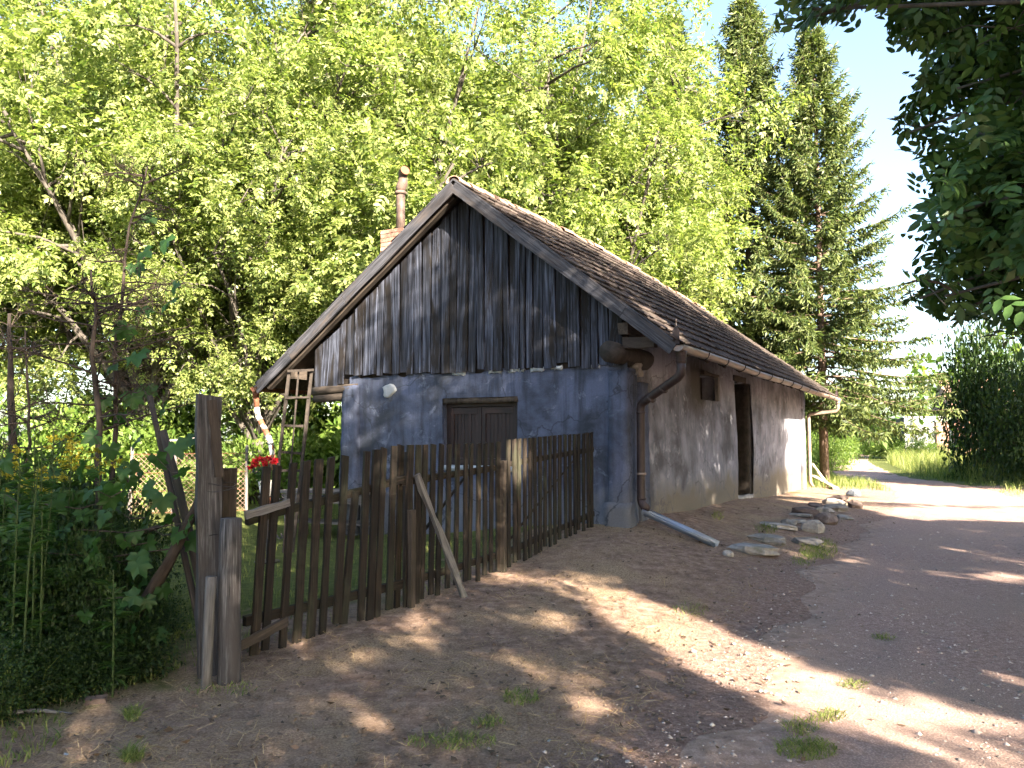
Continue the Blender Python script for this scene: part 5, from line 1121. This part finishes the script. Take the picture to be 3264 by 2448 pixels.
for a in ((232, 1395, 5.5, 'goldenrod with the brightest yellow plume, beside the dead saplings', 1.4), (318, 1440, 5.4, 'slim goldenrod right of the brightest one', .8), (52, 1432, 5.8, 'goldenrod at the left with a loose yellow head', 1.0), (20, 1490, 5.3, 'goldenrod at the very left edge', 1.0), (205, 1475, 5.7, 'goldenrod just left of the brightest plume', .8), (378, 1470, 5.6, 'goldenrod with a small head nearest the gatepost', .6), (130, 1500, 5.2, 'goldenrod in the middle of the left weeds, drooping', .8), (90, 1530, 5.6, 'low goldenrod below the loose headed one', .6), (170, 1400, 6.0, 'tall thin goldenrod behind the others', .5)): goldenrod(*a)
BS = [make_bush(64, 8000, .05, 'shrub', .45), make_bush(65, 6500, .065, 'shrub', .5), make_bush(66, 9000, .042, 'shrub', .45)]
G4 = 'weed shrubs in the shade left of the gatepost'
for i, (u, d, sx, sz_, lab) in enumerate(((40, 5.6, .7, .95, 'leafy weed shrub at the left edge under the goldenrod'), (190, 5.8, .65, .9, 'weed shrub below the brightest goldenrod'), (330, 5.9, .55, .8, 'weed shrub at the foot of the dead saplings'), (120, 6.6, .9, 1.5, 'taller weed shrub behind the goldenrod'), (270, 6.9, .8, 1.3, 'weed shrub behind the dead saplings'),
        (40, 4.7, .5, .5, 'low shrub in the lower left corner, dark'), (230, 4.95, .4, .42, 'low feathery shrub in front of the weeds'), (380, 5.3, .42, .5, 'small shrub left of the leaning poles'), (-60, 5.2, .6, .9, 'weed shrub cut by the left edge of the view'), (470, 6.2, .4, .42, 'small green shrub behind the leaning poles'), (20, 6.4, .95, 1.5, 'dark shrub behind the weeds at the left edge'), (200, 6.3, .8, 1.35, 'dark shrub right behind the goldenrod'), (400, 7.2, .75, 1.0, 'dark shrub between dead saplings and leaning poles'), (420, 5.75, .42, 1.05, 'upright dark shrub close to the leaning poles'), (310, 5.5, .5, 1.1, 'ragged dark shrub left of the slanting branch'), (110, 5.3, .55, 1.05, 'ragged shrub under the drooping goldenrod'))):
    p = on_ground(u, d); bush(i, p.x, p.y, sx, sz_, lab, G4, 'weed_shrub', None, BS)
for k in range(26):
    d_ = random.uniform(4.7, 6.6); goldenrod(random.uniform(-40, 400), 1400 + (EYE - random.uniform(.4, 1.6)) * F / d_, d_, 'leafy green weed with narrow leaves in the shade left of the gatepost', 0, 'tall_weed', 'narrow leaved weeds left of the gatepost')
# things lying about
def rough_box(name, p, s, rz, mat, label, cat):
    m = MB().box((-s[0] / 2, -s[1] / 2, 0), (s[0] / 2, s[1] / 2, s[2])); m.v = [tuple(c + random.gauss(0, .006) for c in v_) for v_ in m.v]; o = m.build(name, M[mat]); o.location = p - Vector((0, 0, .01)); o.rotation_euler = (.05, -.04, rz); return tag(o, label, cat)
rough_box('broken_brick', gp(305, 2240), (.11, .07, .045), .4, 'redstone', 'broken red brick lying before the weeds', 'brick')
a, b = gp(30, 2285), gp(265, 2275); o = pole('fallen_stick', a + Vector((0, 0, .02)), b + Vector((0, 0, .025)), .014, .009, M['greywood'], None, .02, 6, 8); tag(o, 'pale dead stick lying on the ground at lower left', 'stick')
for u, v, s, lab in ((1660, 2345, .022, 'small white chip on the soil near the bottom centre'), (1800, 2305, .02, 'white chip to the right on the trodden soil'), (1752, 2360, .028, 'pale brownish chip between the two white ones'), (212, 2405, .02, 'white chip in the lower left corner')):
    rough_box('white_chip', gp(u, v), (s, s * .7, s * .4), random.random() * 6, 'patch' if 'white' in lab else 'palewood', lab, 'chip')

# ------------------------------------------------------------------ far end of the lane
sh = Vector(at(2885, 1400, 60)); sh.z = hz(sh.x, sh.y); shed = empty('corrugated_shed', sh, -.25); tag(shed, 'pale corrugated sheet shed beyond the bushes at the bend', 'shed')
m = MB(); n = 120; Ws, Hs = 6.0, 3.2
for i in range(n + 1):
    x_ = Ws * i / n; y_ = .028 * math.sin(i * 2 * math.pi / 6)
    for z in (0, Hs): m.v.append((x_, y_, z))
for i in range(n): m.f.append((2 * i, 2 * i + 2, 2 * i + 3, 2 * i + 1))
m.build('sheet_wall', M['sheet'], shed); MB().box((0.02, .04, 0), (Ws, 3.0, Hs - .05)).build('shed_body', M['greywood'], shed); MB().box((-.1, -.1, Hs), (Ws + .1, 3.1, Hs + .07)).build('roof', M['sheet'], shed)
bp = Vector(at(3003, 1420, 54)); bp.z = hz(bp.x, bp.y); pil = empty('brick_pillar', bp, -.3); pil.scale = (1.35, 1.35, 1.2); tag(pil, 'red brick pillar right of the corrugated shed', 'pillar')
m = MB()
for k in range(29):
    z = k * .078
    for s_, (x0, x1) in enumerate(((-.29, -.02), (.0, .29)) if k % 2 else ((-.29, -.14), (-.12, .13), (.15, .29))): m.box((x0 + .004, -.29 + .004 * (k % 3), z), (x1 - .006, .29, z + .066))
m.build('brick_course', M['brick'], pil); MB().box((-.275, -.275, 0), (.275, .275, 2.26)).build('mortar_core', M['mortar'], pil); MB().box((-.33, -.33, 2.26), (.33, .33, 2.34)).build('cap', M['stone'], pil)
cpst = Vector(at(2747, 1440, 80)); cpst.z = hz(cpst.x, cpst.y); gpo = empty('capped_gatepost', cpst); gpo.scale = (1.6, 1.6, 1.25); tag(gpo, 'narrow brown gatepost with pale pointed cap beside the far path', 'post')
MB().box((-.14, -.14, 0), (.14, .14, 1.62)).build('shaft', M['redstone'], gpo); MB().add([(-.24, -.24, 1.62), (.24, -.24, 1.62), (.24, .24, 1.62), (-.24, .24, 1.62), (-.24, -.24, 1.70), (.24, -.24, 1.70), (.24, .24, 1.70), (-.24, .24, 1.70), (0, 0, 1.92)], [(3, 2, 1, 0), (0, 1, 5, 4), (1, 2, 6, 5), (2, 3, 7, 6), (3, 0, 4, 7), (4, 5, 8), (5, 6, 8), (6, 7, 8), (7, 4, 8)]).build('cap', M['sheet'], gpo)
bh = Vector((36, 58, 0)); bho = empty('brick_house', bh, -.3); tag(bho, 'brick house almost hidden behind the dark bushes on the right', 'house')
MB().box((-3, 0, -.1), (5, 6, 3.6)).build('wall', M['brick'], bho); MB().add([(-3.3, -.3, 3.61), (5.3, -.3, 3.61), (5.3, 6.3, 3.61), (-3.3, 6.3, 3.61), (-3.3, 3, 6.2), (5.3, 3, 6.2)], [(0, 1, 5, 4), (2, 3, 4, 5), (0, 4, 3), (1, 2, 5), (3, 2, 1, 0)]).build('roof', M['ridge'], bho)
for x_ in (-1.6, 1.4):
    w_ = MB().box((x_, -.05, 1.0), (x_ + 1.1, -.002, 2.4)).build('window', M['palewood'], bho); MB().box((x_ + .1, -.06, 1.1), (x_ + 1.0, -.052, 2.3)).build('pane', M['dark'], w_)
g = np.random.default_rng(91); n = 32000; an = g.uniform(-1.25, 1.25, n); rr = g.uniform(62, 100, n); zz = g.random(n) ** .8 * (7.5 + 3 * np.sin(an * 14) + 2.2 * np.sin(an * 31 + 1)); ok = ~((an > .36) & (an < .47) & (zz > 4)); O = np.c_[rr * np.sin(an), rr * np.cos(an), zz][ok]
V, Fq = place(T1, O, g.normal(size=O.shape), leafU(g, len(O)), g.uniform(.45, .95, len(O))); tag(link('far_woods', np_mesh('far_woods', V, Fq), M['bush']), 'far belt of trees around the fields', 'woods', kind='stuff')

# ------------------------------------------------------------------ grass, litter, gravel
def lane_side(x_, y_):
    l = np.array(left, float); r_ = np.array(right, float); return x_ - np.interp(y_, l[:, 1], l[:, 0]), np.interp(y_, r_[:, 1], r_[:, 0]) - x_
def blades(P_, h, w_, seed, lean=.5):
    g = np.random.default_rng(seed); n = len(P_); a = g.uniform(0, 6.28, n); d = np.c_[np.cos(a), np.sin(a), np.zeros(n)]; ln = np.c_[g.normal(size=n), g.normal(size=n), np.zeros(n)] * lean * h[:, None] * .6
    b0 = P_ - d * w_[:, None] / 2; b1 = P_ + d * w_[:, None] / 2; mid_ = P_ + ln * .35 + np.array([0, 0, 1]) * (h * .6)[:, None]; tip = P_ + ln + np.array([0, 0, 1]) * h[:, None]
    m0 = mid_ - d * w_[:, None] * .35; m1 = mid_ + d * w_[:, None] * .35
    V = np.stack([b0, b1, m1, m0, tip + d * .0006, tip - d * .0006], 1).reshape(-1, 3); i = np.arange(n)[:, None] * 6; return V, np.concatenate([i + np.array([[0, 1, 2, 3]]), i + np.array([[3, 2, 4, 5]])])
def ground_pts(x_, y_, dz=0): return np.c_[x_, y_, H(x_, y_) + dz]
g = np.random.default_rng(5); GV = []; GF = []; off_ = 0
def addg(V, Fq):
    global off_; GV.append(V); GF.append(Fq + off_); off_ += len(V)
def fence_side(x_, y_): return (x_ - FA.x) * FN.x + (y_ - FA.y) * FN.y
NG = 20000; x_ = g.uniform(-9, 1, NG); y_ = 4.6 + 13.4 * g.random(NG) ** 1.2; cl_ = np.sin(x_ * 2.3 + y_) + np.sin(y_ * 3.1 - x_ * 1.3) + g.normal(size=NG) * .8
loc = (HIn[0, 0] * x_ + HIn[0, 1] * y_ + HIn[0, 3], HIn[1, 0] * x_ + HIn[1, 1] * y_ + HIn[1, 3]); ok = (fence_side(x_, y_) < -.12) & (cl_ > -.3) & ~((loc[0] > -4.9) & (loc[1] > -.1)); addg(*blades(ground_pts(x_[ok], y_[ok]), g.uniform(.03, .10, ok.sum()), g.uniform(.004, .009, ok.sum()), 1))
x_ = g.uniform(-5.5, -1.9, 11000); y_ = g.uniform(2.6, 6.6, 11000); k = (x_ + 1.9) + (y_ - 3.2) * -.55; ok = (x_ < -2.45 + .12 * np.sin(y_ * 5)) ; addg(*blades(ground_pts(x_[ok], y_[ok]), g.uniform(.05, .34, ok.sum()) * (x_[ok] < -2.8) + .05, g.uniform(.005, .011, ok.sum()), 2, .9))
x_ = g.uniform(10, 26, 20000); y_ = g.uniform(14, 40, 20000); L1, R1 = lane_side(x_, y_); ok = (R1 < -.05 + .3 * np.sin(y_ * 2)) & (R1 > -7); h = (.10 + .5 * np.clip(-R1[ok] / 2.2, 0, 1)) * g.uniform(.5, 1.2, ok.sum()); addg(*blades(ground_pts(x_[ok], y_[ok]), h, g.uniform(.010, .022, ok.sum()), 3, .7))
x_ = g.uniform(6, 20, 24000); y_ = g.uniform(23, 46, 24000); L1, R1 = lane_side(x_, y_); ok = (L1 < .1) & (L1 > -6); addg(*blades(ground_pts(x_[ok], y_[ok]), g.uniform(.06, .3, ok.sum()), g.uniform(.01, .02, ok.sum()), 4))
for u, v, ru, rv, n, hh in ((2570, 2400, 100, 35, 700, .035), (2640, 2290, 60, 24, 260, .03), (2720, 2190, 50, 18, 180, .03), (2550, 2330, 60, 28, 240, .035), (2610, 1755, 60, 30, 900, .06), (1440, 2370, 150, 30, 350, .03), (1660, 2230, 60, 25, 200, .03), (420, 2290, 25, 18, 160, .05), (420, 2420, 40, 20, 200, .05), (2440, 1690, 40, 15, 160, .07), (2290, 1650, 20, 12, 100, .08), (2820, 2040, 40, 10, 160, .03), (2200, 1950, 60, 20, 140, .03), (1560, 2310, 60, 18, 140, .03), (700, 2200, 120, 30, 120, .03), (2560, 1790, 40, 20, 200, .04)):
    a = g.uniform(0, 6.28, n); r_ = g.random(n) ** .6; ce = gp(u, v); e1 = gp(u + ru, v) - ce; e2 = gp(u, min(2447, v + rv)) - ce
    xx = ce.x + np.cos(a) * r_ * e1.x + np.sin(a) * r_ * e2.x; yy = ce.y + np.cos(a) * r_ * e1.y + np.sin(a) * r_ * e2.y; addg(*blades(ground_pts(xx, yy, .008), g.uniform(.4, 1.3, n) * hh, g.uniform(.003, .008, n), 40 + n, 1.4))
tag(link('grass', np_mesh('grass', np.concatenate(GV), np.concatenate(GF)), M['grass']), 'grass of the yard and the lane verges', 'grass', kind='stuff')
# dry tall grass in the sun on the right verge
x_ = g.uniform(15, 34, 20000); y_ = g.uniform(27, 52, 20000); L1, R1 = lane_side(x_, y_); ok = (R1 < -.7) & (R1 > -8); tag(link('tall_grass', np_mesh('tall_grass', *blades(ground_pts(x_[ok], y_[ok]), g.uniform(.4, 1.1, ok.sum()), g.uniform(.012, .028, ok.sum()), 6, .5)), M['grass']), 'tall sunlit grass on the right verge of the lane', 'grass', kind='stuff')
# straw and dead leaves on the trodden bank
n = 34000; y_ = 2.7 + 8.5 * g.random(n) ** 1.3; x_ = g.uniform(-.62, .42, n) * y_ * 1.05 + .2; L1, R1 = lane_side(x_, y_); cl_ = np.sin(x_ * 3.1 + 1) + np.sin(y_ * 2.7 + x_) + np.sin(x_ * 7 - y_ * 5) + g.normal(size=n) * .7
ok = (L1 < .05) & (cl_ > -.2) & (fence_side(x_, y_) > -.1); P_ = ground_pts(x_[ok], y_[ok], .006); n = len(P_); a = g.uniform(0, 6.28, n); D = np.c_[np.cos(a), np.sin(a), g.normal(size=n) * .22]
V, Fq = place((np.array([(-.018, 0, 0), (.018, 0, 0), (.014, 1, .06), (-.014, 1, .06)], float), T1[1]), P_, D, np.tile([0, 0, 1.], (n, 1)) + g.normal(size=(n, 3)) * .3, g.uniform(.02, .10, n)); tag(link('straw', np_mesh('straw', V, Fq), M['straw']), 'dry straw scattered over the bank', 'straw', kind='stuff')
n = 4200; y_ = 2.7 + 13 * g.random(n) ** 1.4; x_ = g.uniform(-.62, .62, n) * y_ * 1.05; L1, R1 = lane_side(x_, y_); ok = (L1 < .3 + g.exponential(.4, n)) & (fence_side(x_, y_) > -.3); P_ = ground_pts(x_[ok], y_[ok], .012); n = len(P_)
V, Fq = place((np.array([(0, 0, .15), (.3, .45, -.02), (0, 1, .2), (-.3, .45, .1)], float), T1[1]), P_, np.c_[g.normal(size=(n, 2)), g.normal(size=n) * .25], np.tile([0, 0, 1.], (n, 1)) + g.normal(size=(n, 3)) * .35, g.uniform(.02, .055, n)); tag(link('dead_leaves', np_mesh('dead_leaves', V, Fq), M['dead']), 'dead brown leaves strewn on the bank', 'leaves', kind='stuff')
def octa(P_, s, seed):
    g = np.random.default_rng(seed); n = len(P_); q = np.array([(1, 0, 0), (0, 1, 0), (-1, 0, 0), (0, -1, 0), (0, 0, .6), (0, 0, -.5)], float); V = P_[:, None] + q[None] * s[:, None, None] * g.uniform(.55, 1.25, (n, 6, 1)); a = g.uniform(0, 6.28, n)
    dv = V - P_[:, None]; c, s_ = np.cos(a)[:, None], np.sin(a)[:, None]; V = P_[:, None] + np.stack([dv[..., 0] * c - dv[..., 1] * s_, dv[..., 0] * s_ + dv[..., 1] * c, dv[..., 2]], -1)
    f = np.array([(0, 1, 4), (1, 2, 4), (2, 3, 4), (3, 0, 4), (1, 0, 5), (2, 1, 5), (3, 2, 5), (0, 3, 5)]); return V.reshape(-1, 3), (np.arange(n)[:, None, None] * 6 + f[None]).reshape(-1, 3)
n = 20000; y_ = 2.6 + 15 * g.random(n) ** 1.7; x_ = g.uniform(-.1, .70, n) * y_ * 1.05 + .3; L1, R1 = lane_side(x_, y_); ok = (L1 > .15 - g.exponential(.25, n)) & (R1 > 0) & (np.sin(x_ * 1.3 + y_ * .6) + g.normal(size=n) > -.6); tag(link('gravel', np_mesh('gravel', *octa(ground_pts(x_[ok], y_[ok], .014), .004 + g.exponential(.0042, ok.sum()), 8)), M['pebble']), 'loose gravel strewn over the lane', 'gravel', kind='stuff')
n = 9000; y_ = 2.7 + 9 * g.random(n) ** 1.4; x_ = g.uniform(-.62, .5, n) * y_ * 1.05; L1, R1 = lane_side(x_, y_); ok = (L1 < .1) & (fence_side(x_, y_) > -.1); tag(link('soil_clods', np_mesh('soil_clods', *octa(ground_pts(x_[ok], y_[ok], .002), .006 + g.exponential(.005, ok.sum()), 9)), M['soil']), 'small clods of soil on the bank', 'soil', kind='stuff')
